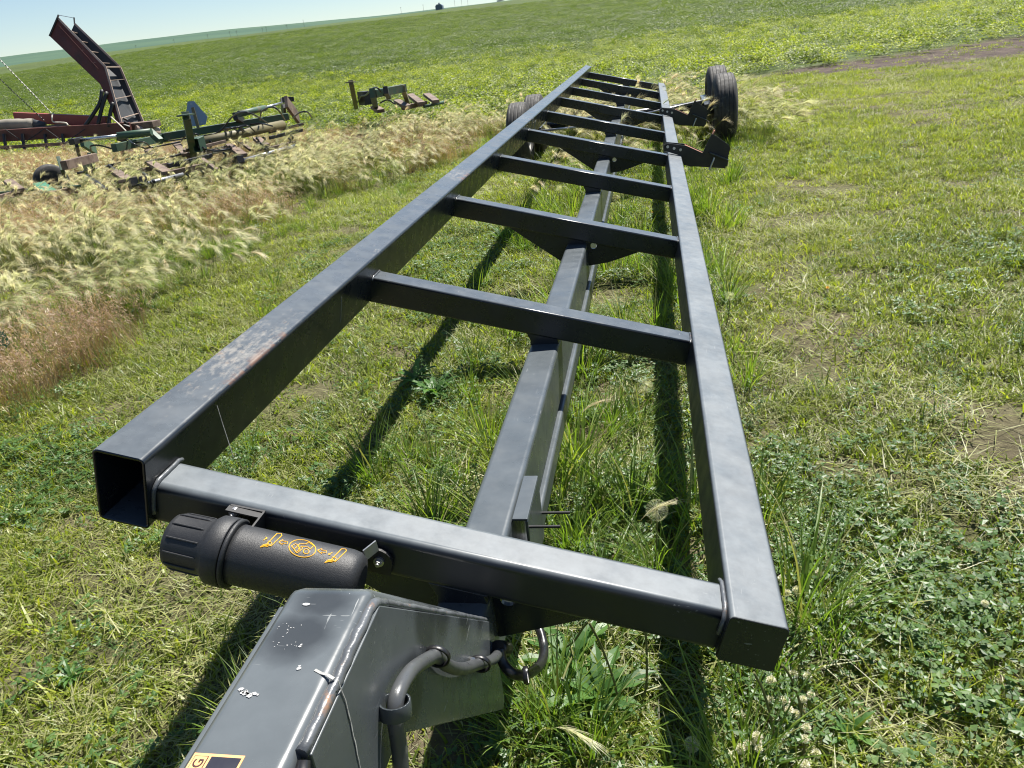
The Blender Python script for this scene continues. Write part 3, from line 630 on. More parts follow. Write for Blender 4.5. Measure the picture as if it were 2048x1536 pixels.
MB().bar(at_d(20, 262, D0+.02), at_d(135, 249, D0+.1), .14, .05).build('grey_plank', M['wood'], EV)
MB().tube(smooth_path([at_d(106, 226, D0), at_d(104, 236, D0-.05), at_d(107, 244, D0), at_d(122, 245, D0-.1), at_d(132, 246, D0-.1), at_d(136, 251, D0-.1)], 5), .018, 6).build('tied_rope', M['rope'], EV, smooth=True)
for k, ((u0, v0), (u1, v1)) in enumerate((((-30, 88), (103, 226)), ((-30, 130), (88, 241)))):
    a, b = at_d(u0, v0, D0-.2), at_d(u1, v1, D0-.1); mb = MB(); n = 46
    for i in range(n):
        p, q = lerp(a, b, i/n), lerp(a, b, (i+.8)/n); mb.bar(p, q, .024 if i % 2 else .008, .008 if i % 2 else .024)
    mb.build('hoist_chain', M['black'], EV)
# ------------------------------------------------------------------ folded green toolbars lying in the barley
tbp = at_h(385, 305, .1)
TB = thing('toolbar_implement', 'weathered green folding toolbar with hydraulic cylinders half buried in foxtail grass', 'farm implement', (tbp.x, tbp.y, 0))
def G(u, v, h): return at_h(u, v, h+GZ*0)
def bar2(name, m, p, q, w, h, par=None, **kw): return MB().bar(G(*p), G(*q), w, h).build(name, M[m], par or TB, bevel=kw.get('bevel', .004))
def rod(name, m, ps, r, par=None, n=10): return MB().tube(smooth_path([G(*p) for p in ps], 6) if len(ps) > 2 else [G(*p) for p in ps], r, n).build(name, M[m], par or TB, smooth=True)
bar2('main_bar', 'green', (228, 296, .52), (330, 275, .50), .10, .12); bar2('main_bar', 'green', (325, 274, .52), (575, 233, .50), .10, .12)
rod('round_tube', 'olive', [(403, 284, .42), (565, 249, .38)], .078, n=16)
mb = MB(); mb.rtube(G(392, 291, .44), G(404, 285, .46), .15, .20, .01, (0, 0, 1), (.95, -.3, 0), wall=.012); mb.build('square_socket', M['green'], TB)
bar2('upright_post', 'green', (372, 231, .92), (386, 306, .30), .10, .12); MB().cbox(G(371, 230, .93), .19, .15, .02).build('post_flange', M['green'], TB)
sg = [(375, 203, .98), (388, 202, .98), (415, 233, .80), (411, 249, .72), (378, 254, .70), (371, 236, .78)]
c0 = G(388, 240, .80); dpt = (c0-CAM).dot(fwd)
MB().prism([at_d(u, v, dpt) for u, v, _ in sg], fwd, .004).build('slow_vehicle_sign', M['alu'], TB)
MB().bar(at_d(385, 215, dpt-.01), at_d(397, 257, dpt-.01), .045, .012, fwd).build('sign_post', M['olive'], TB)
for u, v in ((382, 208), (384, 248), (403, 246)): MB().tube([at_d(u, v, dpt-.012), at_d(u, v, dpt)], .008, 6).build('sign_rivet', M['white'], TB)
rod('cylinder_rod', 'chrome', [(155, 281, .66), (238, 272, .66)], .030); rod('hydraulic_cylinder', 'green', [(236, 272, .66), (303, 264, .66)], .058, n=14)
bar2('cylinder_clevis', 'black', (143, 284, .66), (160, 280, .66), .10, .09); bar2('cylinder_clevis', 'green', (300, 263, .66), (322, 283, .50), .08, .10)
bar2('link_plate', 'green', (163, 283, .62), (190, 300, .42), .06, .16); bar2('link_plate', 'black', (152, 286, .6), (158, 312, .30), .05, .14)
bar2('cylinder_port', 'black', (236, 276, .60), (250, 280, .56), .08, .07)
bar2('wing_plate', 'green', (120, 326, .50), (136, 370, .16), .05, .26); bar2('wing_bar', 'brownst', (128, 331, .48), (190, 315, .46), .09, .12)
bar2('wing_plate', 'green', (183, 318, .44), (172, 348, .16), .05, .2)
bar2('teal_channel', 'teal', (78, 369, .34), (104, 388, .24), .15, .06); bar2('end_block', 'brownst', (97, 396, .2), (118, 394, .2), .15, .16)
def chan(a, b, h=.34): bar2('tine_channel', 'brownst', (*a, h), (*b, h-.04), .12, .05)
for a, b in (((16, 362), (40, 381)), ((230, 343), (256, 360)), ((302, 326), (335, 346)), ((459, 290), (486, 311)), ((513, 277), (532, 292)), ((296, 301), (306, 310)), ((351, 286), (372, 310))): chan(a, b)
for a, b in (((-20, 402), (52, 383)), ((100, 391), (152, 379)), ((333, 350), (428, 328)), ((244, 303), (262, 297)), ((530, 302), (590, 288))): bar2('gang_bar', 'brownst', (*a, .24), (*b, .24), .07, .09)
rod('slim_pipe', 'green', [(-20, 388, .26), (60, 380, .28), (160, 372, .30)], .018, n=7)
for a, b in (((275, 372), (366, 349)), ((484, 321), (590, 292)), ((425, 306), (470, 297))): rod('slim_pipe', 'steel', [(*a, .28), (*b, .28)], .026)
for u, v in ((266, 371), (284, 368), (478, 326)): bar2('tine_clamp', 'black', (u, v+8, .20), (u+3, v-8, .34), .09, .10)
for k in range(9): 
    u = 205+k*34+random.uniform(-8, 8); v = 385-(u-205)*.22; rod('spring_tine', 'black', [(u, v, .34), (u+5, v+6, .26), (u+1, v+14, .12)], .012, n=6)
rod('hydraulic_cylinder', 'green', [(478, 228, .72), (530, 216, .72)], .052, n=14); rod('cylinder_rod', 'chrome', [(528, 216, .72), (572, 204, .72)], .026)
bar2('cylinder_clevis', 'black', (470, 232, .68), (485, 242, .55), .08, .12); bar2('lift_bracket', 'black', (566, 199, .78), (586, 198, .76), .07, .09)
bar2('lift_bracket', 'brownst', (572, 203, .76), (596, 236, .40), .06, .22); bar2('lift_bracket', 'black', (566, 206, .70), (568, 232, .44), .05, .24)
bar2('link_plate', 'teal', (474, 240, .58), (484, 258, .40), .08, .10)
for ps in ([(322, 284, .40), (405, 272, .46), (440, 262, .50), (462, 236, .70), (480, 225, .80), (505, 228, .76), (535, 246, .52)], [(520, 240, .55), (524, 222, .75), (545, 214, .84), (560, 224, .74), (570, 240, .52)], [(586, 236, .50), (600, 225, .62), (615, 224, .62), (624, 236, .45)],
           [(250, 274, .62), (268, 288, .56), (290, 297, .44)], [(182, 300, .48), (182, 292, .56), (200, 291, .55), (232, 300, .46)], [(290, 297, .42), (330, 290, .42), (360, 284, .46)], [(400, 296, .38), (430, 302, .34), (462, 298, .36)], [(490, 250, .48), (520, 247, .48), (545, 252, .46)]):
    rod('hydraulic_line', 'hose_black', ps, .013, n=7)
def lone_wheel(p, r, w, axis, par):
    ax = Vector(axis).normalized(); o = MB(); xs = [-.5, -.46, -.36, -.2, 0, .2, .36, .46, .5]; rs = [.60, .84, .96, .985, 1, .985, .96, .84, .60]
    o.tube([Vector(p)+ax*w*x for x in xs], [r*q for q in rs], 32); o.build('gauge_wheel', M['rubber'], par, smooth=True)
RT = random.Random(5)
for k in range(20):
    u = RT.uniform(150, 560); v = 372-(u-150)*.20+RT.uniform(-34, 10); h = RT.uniform(.24, .38); L = RT.uniform(24, 60); a = RT.choice((-.24, -.24, .75))
    bar2('tool_bar', RT.choice(('brownst', 'black', 'black', 'green')), (u, v, h), (u+L*(1.5 if a < 0 else .5), v+L*a*(1.5 if a < 0 else .5), h-(0 if a < 0 else .03)), RT.uniform(.025, .05), RT.uniform(.03, .06))
for k in range(16):
    u = RT.uniform(170, 600); v = 366-(u-150)*.20+RT.uniform(-30, 10); rod('shank_tine', 'black', [(u, v, .42), (u+4, v+3, .36), (u+3, v+10, .22), (u-3, v+14, .12)], .016, n=6)
for k in range(6):
    u = RT.uniform(200, 540); v = 300-(u-200)*.16; rod('hydraulic_line', 'hose_black', [(u, v+8, .40), (u+12, v-4, .52), (u+30, v-6, .54), (u+44, v+5, .40)], .012, n=6)
lone_wheel(G(103, 362, .24), .24, .17, (.75, -.5, .05), TB)
# the second implement farther back
p2 = at_h(760, 210, .2)
T2 = thing('toolbar_implement', 'smaller dark toolbar frame with one upright post at the back of the foxtail grass', 'farm implement', (p2.x, p2.y, 0))
bar2('upright_post', 'olive', (702, 165, .95), (712, 214, .38), .09, .09, T2); MB().cbox(G(701, 164, .96), .16, .12, .02).build('post_flange', M['olive'], T2)
bar2('top_bar', 'green', (748, 188, .78), (808, 176, .78), .12, .13, T2); bar2('side_upright', 'green', (745, 186, .80), (752, 216, .42), .10, .16, T2)
bar2('side_upright', 'olive', (806, 177, .78), (815, 203, .44), .08, .10, T2); bar2('bar_clamp', 'black', (771, 180, .84), (777, 192, .68), .08, .12, T2)
bar2('gear_box', 'black', (723, 196, .58), (736, 196, .58), .16, .26, T2)
for a, b in (((794, 202), (815, 214)), ((820, 190), (843, 207)), ((853, 189), (872, 203)), ((748, 214), (762, 222))): bar2('tine_channel', 'brownst', (*a, .46), (*b, .42), .14, .06, T2)
bar2('gang_bar', 'brownst', (805, 216, .36), (852, 206, .36), .07, .09, T2); rod('slim_pipe', 'green', [(848, 213, .36), (890, 204, .36)], .03, T2)
for ps in ([(715, 205, .50), (722, 193, .66), (732, 190, .70), (745, 177, .86), (755, 176, .88), (762, 184, .80)], [(760, 206, .50), (775, 200, .54), (790, 208, .44)]): rod('hydraulic_line', 'hose_black', ps, .014, T2, 7)
for k in range(8): rod('spring_tine', 'black', [(795+k*9, 205, .40), (800+k*9, 212, .26)], .012, T2, 6)
# small teal scrap at the left edge
g0 = at_h(4, 672, .28); MB().prism([at_h(-14, 660, .3), at_h(6, 663, .3), at_h(13, 670, .28), at_h(2, 684, .24), at_h(-14, 684, .24)], (0, 0, -1), .05).build('teal_scrap', M['teal'], None)
tag(bpy.data.objects['teal_scrap'], 'teal painted metal corner poking from the dry grass at left edge', 'scrap metal')
# ------------------------------------------------------------------ ridge line: shed, irrigation pivot, poles, trees
def far_pt(u, v_guess, d):
    r = ray(u, v_guess); k = d/math.hypot(r.x, r.y); x, y = CAM.x+r.x*k, CAM.y+r.y*k; return Vector((x, y, hz(x, y)))
q = far_pt(880, 22, 283)
shed = thing('farm_shed', 'small blue grey farm shed on the ridge line', 'shed', q); sx = right
MB().cbox(q+Vector((0, 0, .55)), 2.3, 2.0, 1.4).build('shed_wall', M['far_blue'], shed)
MB().prism([q+Vector((-1.15, -1.0, 1.25)), q+Vector((1.15, -1.0, 1.25)), q+Vector((.7, -1, 1.7)), q+Vector((-.7, -1, 1.7))], (0, 1, 0), 2.0).build('shed_roof', M['far_blue'], shed)
MB().cbox(q+Vector((0, 0, 1.9)), .4, .4, .5).build('roof_vent', M['far_blue'], shed)
q = far_pt(1008, 8, 283)
pv = thing('irrigation_pivot', 'pale irrigation tower resting on the ridge near the shed', 'irrigation machine', q)
MB().bar(q+Vector((-2.2, 0, .4)), q+Vector((2.2, 0, .9)), .5, .5).build('pivot_base', M['steel'], pv)
for dx in (-1.0, 1.0): MB().tube([q+Vector((dx, 0, .5)), q+Vector((0, 0, 2.6))], .07, 6).build('tower_leg', M['steel'], pv)
MB().cbox(q+Vector((1.6, 0, 1.1)), .9, .8, .6).build('control_cabinet', M['far_blue'], pv)
POLES = [(262, 2), (342, 2), (412, 2), (458, 1), (472, 2), (525, 2), (533, 1), (575, 1), (610, 1), (808, 1), (853, 1), (916, 1), (930, 1), (942, 1)]
ORD = 'first second third fourth fifth sixth seventh eighth ninth tenth eleventh twelfth thirteenth fourteenth'.split()
for i, (u, k) in enumerate(POLES):
    dd_ = 900 if u < 600 else 282; q = far_pt(u, 60, dd_); H = 14 if dd_ > 500 else 2.2; r = .11 if dd_ > 500 else .035
    po = thing('utility_pole', 'thin utility pole on the %s ridge line, %s from the left' % ('blue green far' if u < 600 else 'near field', ORD[i]), 'pole', q, 'utility poles along the far ridge') if True else thing('x', 'y', 'pole', q, 'utility poles along the far ridge')
    MB().tube([q, q+Vector((0, 0, H))], r, 5).build('pole_shaft', M['wood'], po); MB().bar(q+Vector((-H*.1, 0, H*.92)), q+Vector((H*.1, 0, H*.92)), r*1.3, r*1.3).build('cross_arm', M['wood'], po)
# ------------------------------------------------------------------ vegetation prototypes
def leaf_mesh(name, vs, fs, tint, m, mats=None, mi=None):
    me = bpy.data.meshes.new(name); me.from_pydata(vs, [], fs)
    for q in (mats or [m]): me.materials.append(q)
    if mi is not None: me.polygons.foreach_set('material_index', mi)
    a = me.attributes.new('tint', 'FLOAT', 'POINT'); a.data.foreach_set('value', np.array(tint, np.float32)); me.update()
    return bpy.data.objects.new(name, me)
class LB:
    def __init__(s): s.v = []; s.f = []; s.t = []; s.mi = []
    def blade(s, base, az, lean, h, w, curve=.6, seg=3, tint=.5, mi=0, flat=0.0):
        # tapered blade bending over as it rises
        p = np.array(base, float); d = np.array([math.cos(az), math.sin(az)]); side = np.array([-d[1], d[0], 0])*w/2
        fz = random.uniform(-.5, .5); side = side*math.cos(fz)+np.array([d[0], d[1], 0])*w/2*math.sin(fz)
        n0 = len(s.v); th = lean
        for i in range(seg+1):
            q = i/seg; ww = (1-q)**.7 if i < seg else 0
            if i < seg: s.v += [tuple(p-side*ww), tuple(p+side*ww)]; s.t += [tint-.12*(1-q), tint-.12*(1-q)]
            else: s.v.append(tuple(p)); s.t.append(tint+.1)
            p = p+np.array([d[0]*math.sin(th), d[1]*math.sin(th), math.cos(th)])*h/seg; th += curve/seg
        for i in range(seg-1): s.f.append((n0+2*i, n0+2*i+1, n0+2*i+3, n0+2*i+2)); s.mi.append(mi)
        s.f.append((n0+2*(seg-1), n0+2*(seg-1)+1, n0+2*seg)); s.mi.append(mi)
        return p
    def leaf(s, c, az, pitch, L, w, tint=.5, mi=0, fold=.25, roll=0.0):
        # oval leaf, folded along the midrib
        d = np.array([math.cos(az)*math.cos(pitch), math.sin(az)*math.cos(pitch), math.sin(pitch)]); sd = np.array([-math.sin(az), math.cos(az), 0])
        n = np.cross(d, sd); sd = sd*math.cos(roll)+n*math.sin(roll); n = np.cross(d, sd); c = np.array(c, float); k = len(s.v)
        P = [c, c+d*L*.45+sd*w/2+n*w*fold*-.5, c+d*L, c+d*L*.45-sd*w/2+n*w*fold*-.5, c+d*L*.5]
        s.v += [tuple(p) for p in P]; s.t += [tint]*5
        s.f += [(k, k+1, k+4), (k+1, k+2, k+4), (k+2, k+3, k+4), (k+3, k, k+4)]; s.mi += [mi]*4
    def obj(s, name, *ms): return leaf_mesh(name, s.v, s.f, s.t, None, [M[m] for m in ms], s.mi)
R_ = random.uniform
def proto_coll(name, objs):
    c = bpy.data.collections.new(name)
    for i, o in enumerate(objs): o.name = '%s_%02d' % (name, i); c.objects.link(o)
    return c
def lawn(tall=1.0, n=46, r=.09):
    b = LB()
    for _ in range(n):
        q = R_(0, 2*math.pi); d = r*math.sqrt(random.random()); dry = random.random() < .16
        if random.random() < .22: b.blade((d*math.cos(q), d*math.sin(q), R_(0, .008)), R_(0, 6.28), R_(1.2, 1.5), R_(.05, .11), R_(.002, .0038), .1, 2, R_(.1, .9), 1)
        else: b.blade((d*math.cos(q), d*math.sin(q), -.004), R_(0, 6.28), R_(.25, 1.3), R_(.026, .070)*tall, R_(.0045, .0095), R_(.4, 1.4), 3, R_(0, 1), 1 if dry else 0)
    return b.obj('t', 'grass', 'thatch')
def weedy():
    b = LB()
    for _ in range(16):
        q = R_(0, 6.28); d = .08*math.sqrt(random.random()); c = (d*math.cos(q), d*math.sin(q), R_(.012, .045))
        for k in range(3): b.leaf(c, q+k*2.09+R_(-.3, .3), R_(-.2, .35), R_(.010, .019), R_(.009, .015), R_(0, 1), 0)
    for _ in range(20):
        q = R_(0, 6.28); d = .09*math.sqrt(random.random()); b.blade((d*math.cos(q), d*math.sin(q), 0), R_(0, 6.28), R_(.1, .8), R_(.03, .08), .004, .8, 3, R_(0, 1), 1)
    return b.obj('t', 'clover', 'grass')
def clippings():
    b = LB()
    for _ in range(34):
        q = R_(0, 6.28); d = .11*math.sqrt(random.random()); b.blade((d*math.cos(q), d*math.sin(q), R_(.004, .04)), R_(0, 6.28), R_(1.25, 1.75), R_(.05, .15), R_(.0018, .0042), R_(-.2, .3), 2, R_(0, 1), 0)
    return b.obj('t', 'thatch')
def tuft(hh=.28, n=46, r=.06, m='grass_tall', w=.005, lean=.75, dry=.1):
    b = LB()
    for _ in range(n):
        q = R_(0, 6.28); d = r*math.sqrt(random.random()); b.blade((d*math.cos(q), d*math.sin(q), 0), q+R_(-.7, .7), R_(.03, lean), R_(.45, 1.)*hh, R_(.6, 1.3)*w, R_(.2, 1.1), 4, R_(0, 1), 1 if random.random() < dry else 0)
    return b.obj('t', m, 'thatch')
def foxtail(n=7, H=(.28, .52), r=.11, nawn=96, stemlean=.6, wide=.62, ks=1.0):
    b = LB()
    for _ in range(n):
        q = R_(0, 6.28); d = r*math.sqrt(random.random()); base = (d*math.cos(q), d*math.sin(q), 0); az = R_(-.6, .6); h = R_(*H)
        # stem, blown over towards +x
        seg = 5; p = np.array(base, float); th = R_(.05, stemlean); dh = np.array([math.cos(az), math.sin(az)]); pts = [p.copy()]
        bend = R_(.5, 1.0)
        for i in range(seg): p = p+np.array([dh[0]*math.sin(th), dh[1]*math.sin(th), math.cos(th)])*h/seg; th += bend/seg; pts.append(p.copy())
        w = .0012
        sd = np.array([-dh[1], dh[0], 0])*w; k = len(b.v)
        for pp in pts: b.v += [tuple(pp-sd), tuple(pp+sd)]; b.t += [.5, .5]
        for i in range(seg): b.f.append((k+2*i, k+2*i+1, k+2*i+3, k+2*i+2)); b.mi.append(1)
        tn = R_(0, 1); L = R_(.06, .10)
        for j in range(nawn):
            f = j/nawn; tt = th+f*.7; c = p+np.array([dh[0]*math.sin(th+f*.3), dh[1]*math.sin(th+f*.3), math.cos(th+f*.3)])*L*f
            fa = az+R_(-.55, .55)*wide; ft = min(tt+R_(-.50, .45)*wide, 2.3)
            b.blade(tuple(c), fa, ft, R_(.07, .125)*ks, R_(.0013, .0024)*ks, R_(.25, .8), 3, tn*.6+R_(0, .4), 0)
    for _ in range(n*3):
        q = R_(0, 6.28); d = r*math.sqrt(random.random()); b.blade((d*math.cos(q), d*math.sin(q), 0), R_(0, 6.28), R_(.05, .5), R_(.12, .32), .0042, R_(.3, 1), 3, R_(0, 1), 1)
    return b.obj('t', 'barley', 'barley_stem')
def brome(n=30, hh=.38):
    b = LB()
    for _ in range(n):
        q = R_(0, 6.28); d = .11*math.sqrt(random.random()); e = b.blade((d*math.cos(q), d*math.sin(q), 0), R_(-1.5, 1.5), R_(.05, .35), R_(.5, 1)*hh, .0022, R_(.3, .9), 4, R_(0, 1), 0)
        for k in range(7): b.blade(tuple(np.array(e)+np.array([R_(-.02, .02), R_(-.02, .02), R_(-.05, 0)])), R_(0, 6.28), R_(.9, 2.4), R_(.02, .035), .0045, .3, 2, R_(0, 1), 0)
    return b.obj('t', 'brome')
def crop_clump(r=.24, h=.27, n=110, ls=.058, mm='crop'):
    b = LB()
    for _ in range(n):
        q = R_(0, 6.28); d = r*math.sqrt(random.random()); z = h*(1-.55*(d/r)**2)*R_(.35, 1.)
        b.leaf((d*math.cos(q), d*math.sin(q), z), R_(0, 6.28), R_(-.35, .6), R_(.7, 1.25)*ls, R_(.5, .8)*ls, R_(0, 1), 0, .2, R_(-.4, .4))
    return b.obj('t', mm)
def rosette(n=13, L=.17, jag=True):
    b = LB()
    for i in range(n):
        az = i*2.4+R_(-.2, .2); th = R_(.5, 1.2); p = np.array([0, 0, .01]); d = np.array([math.cos(az), math.sin(az)]); tn = R_(0, 1); l = L*R_(.6, 1.1); k = len(b.v); seg = 7; sd = np.array([-d[1], d[0], 0])
        for s_ in range(seg+1):
            f = s_/seg; w = l*.12*math.sin(math.pi*min(f*.9+.1, 1))**.8*(1 if s_ % 2 else (.55 if jag else 1))
            b.v += [tuple(p-sd*w+np.array([0, 0, w*.3])), tuple(p), tuple(p+sd*w+np.array([0, 0, w*.3]))]; b.t += [tn, tn+.25, tn]
            p = p+np.array([d[0]*math.sin(th), d[1]*math.sin(th), math.cos(th)])*l/seg; th += .14
        for s_ in range(seg):
            for c in (0, 1): b.f.append((k+s_*3+c, k+s_*3+c+1, k+s_*3+c+4, k+s_*3+c+3)); b.mi.append(0)
    return b.obj('t', 'broad')
def feathery():
    b = LB()
    for _ in range(10):
        q = R_(0, 6.28); az = R_(0, 6.28); h = R_(.08, .2); d = .08*random.random(); base = np.array([d*math.cos(q), d*math.sin(q), 0]); e = b.blade(tuple(base), az, R_(.1, .5), h, .0025, .4, 3, R_(0, 1), 0)
        for k in range(22):
            f = random.random()**.7; c = base*(1-f)+np.array(e)*f; b.leaf(tuple(c), R_(0, 6.28), R_(-.2, .8), R_(.008, .016), .005, R_(0, 1), 0)
    return b.obj('t', 'clover')
PC = {
 'lawn': proto_coll('proto_lawn', [lawn() for _ in range(7)]+[lawn(1.45, 40) for _ in range(3)]),
 'weed': proto_coll('proto_weed', [weedy() for _ in range(6)]),
 'clip': proto_coll('proto_clip', [clippings() for _ in range(6)]),
 'tuft': proto_coll('proto_tuft', [tuft(.2, 40), tuft(.26), tuft(.34, 50, .07, w=.006), tuft(.16, 36, .05), tuft(.30, 60, .05, lean=.9)]),
 'fox': proto_coll('proto_fox', [foxtail() for _ in range(9)]),
 'brome': proto_coll('proto_brome', [brome() for _ in range(5)]),
 'crop': proto_coll('proto_crop', [crop_clump() for _ in range(7)]),
 'cropfar': proto_coll('proto_cropfar', [crop_clump(.7, .30, 120, .10, 'crop2') for _ in range(6)]),
 'ros': proto_coll('proto_rosette', [rosette(), rosette(11, .14, False), rosette(15, .2)]),
 'feath': proto_coll('proto_feathery', [feathery() for _ in range(4)]),
}
def scatter(name, label, cat, coll, P, sc, rot, tilt=.12, extra=None):
    n = len(P); k = len(coll.objects)
    me = bpy.data.meshes.new(name); me.vertices.add(n); me.vertices.foreach_set('co', P.astype(np.float32).ravel())
    e = np.stack([RNG.normal(0, tilt, n), RNG.normal(0, tilt, n), rot], 1).astype(np.float32)
    a = me.attributes.new('rot', 'FLOAT_VECTOR', 'POINT'); a.data.foreach_set('vector', e.ravel())
    a = me.attributes.new('scl', 'FLOAT', 'POINT'); a.data.foreach_set('value', sc.astype(np.float32))
    a = me.attributes.new('idx', 'INT', 'POINT'); a.data.foreach_set('value', RNG.integers(0, k, n).astype(np.int32))
    me.update()
    o = bpy.data.objects.new(name, me); SC.collection.objects.link(o); tag(o, label, cat, kind='stuff')
    g = bpy.data.node_groups.new(name+'_nodes', 'GeometryNodeTree')
    g.interface.new_socket('Geometry', in_out='INPUT', socket_type='NodeSocketGeometry'); g.interface.new_socket('Geometry', in_out='OUTPUT', socket_type='NodeSocketGeometry')
    N = g.nodes.new; L = g.links.new
    gi, go, ip, ci = N('NodeGroupInput'), N('NodeGroupOutput'), N('GeometryNodeInstanceOnPoints'), N('GeometryNodeCollectionInfo')
    ci.inputs['Collection'].default_value = coll; ci.inputs['Separate Children'].default_value = True; ci.inputs['Reset Children'].default_value = True
    def na(nm, ty):
        x = N('GeometryNodeInputNamedAttribute'); x.data_type = ty; x.inputs['Name'].default_value = nm; return x.outputs['Attribute']
    L(gi.outputs[0], ip.inputs['Points']); L(ci.outputs[0], ip.inputs['Instance']); ip.inputs['Pick Instance'].default_value = True
    L(na('idx', 'INT'), ip.inputs['Instance Index']); L(na('scl', 'FLOAT'), ip.inputs['Scale'])
    er = N('FunctionNodeEulerToRotation'); L(na('rot', 'FLOAT_VECTOR'), er.inputs[0]); L(er.outputs[0], ip.inputs['Rotation'])
    L(ip.outputs[0], go.inputs[0])
    o.modifiers.new('scatter', 'NODES').node_group = g
    return o
def proj(P):
    d = P-np.array(CAM); c = d @ np.array(G2C).T
    z = np.maximum(c[:, 1], .01); return 1024+FPX*c[:, 0]/z, 768-FPX*c[:, 2]/z, c[:, 1]
def sample(box, dens, mask=None, margin=260, clump=None):
    x0, x1, y0, y1 = box; n = int((x1-x0)*(y1-y0)*dens); x = RNG.uniform(x0, x1, n); y = RNG.uniform(y0, y1, n)
    P = np.stack([x, y, hgt(x, y)], 1); u, v, d = proj(P)
    k = (d > .15) & (u > -margin) & (u < 2048+margin) & (v < 1536+700) & (v > -200)
    k |= (np.hypot(x-CAM.x, y-CAM.y) < 1.6)
    P = P[k]
    if mask is not None: P = P[RNG.random(len(P)) < mask(P[:, 0], P[:, 1])]
    return P
def vn(x, y, s, seed=0):                      # smooth value noise 0..1
    x = x*s+seed*17.3; y = y*s+seed*9.1; xi, yi = np.floor(x), np.floor(y); fx, fy = x-xi, y-yi; fx = fx*fx*(3-2*fx); fy = fy*fy*(3-2*fy)
    h = lambda a, b: np.modf(np.abs(np.sin(a*127.1+b*311.7+seed*7.7)*43758.5453))[0]
    return (h(xi, yi)*(1-fx)+h(xi+1, yi)*fx)*(1-fy)+(h(xi, yi+1)*(1-fx)+h(xi+1, yi+1)*fx)*fy
def edge_l(y): return np.interp(y, [-2, 1, 2, 3, 3.9, 5, 6.2, 7.4, 8.4, 9.3, 10.2, 11.8, 16], [-3.4, -2.55, -2.45, -2.55, -2.62, -2.75, -2.95, -2.75, -2.1, -1.7, -1.3, 1.3, 1.5])
def tallgrass(x, y):                          # the uncut strip on the left and round the rear of the trailer
    e = edge_l(y)+.7*(vn(x, y, 1.3, 3)-.5)+.35*(vn(x, y, 3.6, 4)-.5)
    return sm(e-x, -.15, .45)*sm(crop_edge(x)-y, .1, .8)
def blobs(x, y, L):
    m = np.zeros_like(x)
    for cx, cy, rx, ry, k in L: m = np.maximum(m, k*np.exp(-(((x-cx)/rx)**2+((y-cy)/ry)**2)**1.5))
    return m
def hb(u, v, h): p = at_h(u, v, h); return p.x, p.y
BR = [(*hb(300, 285, .3), 2.4, 1.3, 1.), (*hb(150, 300, .3), 2.6, 1.4, 1.), (*hb(420, 262, .3), 2.0, 1.0, 1.), (*hb(550, 235, .3), 2.0, .8, .6), (*hb(40, 415, .3), 1.3, .7, 1.), (*hb(120, 400, .3), 1.0, .5, .8), (*hb(90, 720, .15), .45, .7, 1.3), (*hb(30, 780, .1), .5, .7, 1.3), (*hb(20, 310, .3), 2.0, .8, .7), (*hb(800, 260, .3), .7, .6, .5), (*hb(420, 380, .3), .8, .5, .5), (*hb(560, 390, .3), .8, .5, .4), (*hb(880, 290, .2), .5, .5, .5)]
GT = [(*hb(420, 500, .1), .35, .5, 1.), (*hb(590, 380, .1), .5, .6, 1.), (*hb(700, 330, .1), .5, .5, 1.), (*hb(600, 440, .1), .28, .25, 1.), (*hb(520, 420, .1), .4, .4, .8), (*hb(780, 360, .1), .4, .4, .8), (*hb(380, 520, .1), .3, .3, .8)]
def brm(x, y): return np.clip(.35*blobs(x, y, BR[6:8])+np.maximum(blobs(x, y, BR), 1.1*sm(y-(12.0+.12*(x+8)), 0, .8)*sm(-x, 3.5, 5.5))+.5*(vn(x, y, 1.9, 41) > .72), 0, 1)
SOILP = [(*hb(470, 470, 0), .45, .35, 1.), (*hb(1220, 600, 0), .18, .22, 1.), (*hb(330, 1150, 0), .12, .10, .9), (*hb(150, 1120, 0), .1, .1, .7), (*hb(290, 1480, 0), .12, .08, .9), (*hb(900, 1490, 0), .14, .10, .9), (*hb(640, 780, 0), .15, .15, .6), (*hb(1650, 660, 0), .25, .2, .6), (*hb(1560, 1460, 0), .12, .08, .5), (*hb(1200, 860, 0), .22, .10, .8), (*hb(570, 870, 0), .14, .12, .7)]
def bare(x, y): return np.clip(blobs(x, y, SOILP), 0, 1)
def thin(x, y): return sm(vn(x, y, .75, 50)*.6+vn(x, y, 2.3, 51)*.4, .56, .70)*(.55+.45*sm(x, 1.2, 2.0))
def lawn_m(x, y): return np.clip((1-tallgrass(x, y)*.75)*(1-.93*bare(x, y))*(1-.96*soil_m(x, y))*(1-sm(y, crop_edge(x)-.2, crop_edge(x)+.5)), 0, 1)*(1-.75*thin(x, y))*(.25+.75*sm(vn(x, y, 3.1, 1)*.5+vn(x, y, 8., 2)*.5, .26, .5))
P = np.concatenate([sample((-4.5, 4.5, -2.2, 5.5), 400, lawn_m), sample((-9, 12, 5.5, 11), 330, lawn_m), sample((-4, 26, 11, 26), 190, lawn_m)])
d = np.hypot(P[:, 0]-CAM.x, P[:, 1]-CAM.y)
scatter('mown_grass', 'short bright green mown grass around the trailer', 'grass', PC['lawn'], P, RNG.uniform(.65, 1.15, len(P))*(1+.012*np.clip(d-4, 0, 14)), RNG.uniform(0, 6.28, len(P)))
def clip_m(x, y): return lawn_m(x, y)**.3*(1-soil_m(x, y)*.7)*(1-sm(y, crop_edge(x)-.2, crop_edge(x)+.5))*np.clip(.12+.9*thin(x, y)+1.1*sm(vn(x, y, 1.3, 5)*.7+vn(x, y, 5, 6)*.3, .48, .75)+.8*sm(-x, .9, 1.8)*sm(y, 1.5, 2.5), 0, 1)
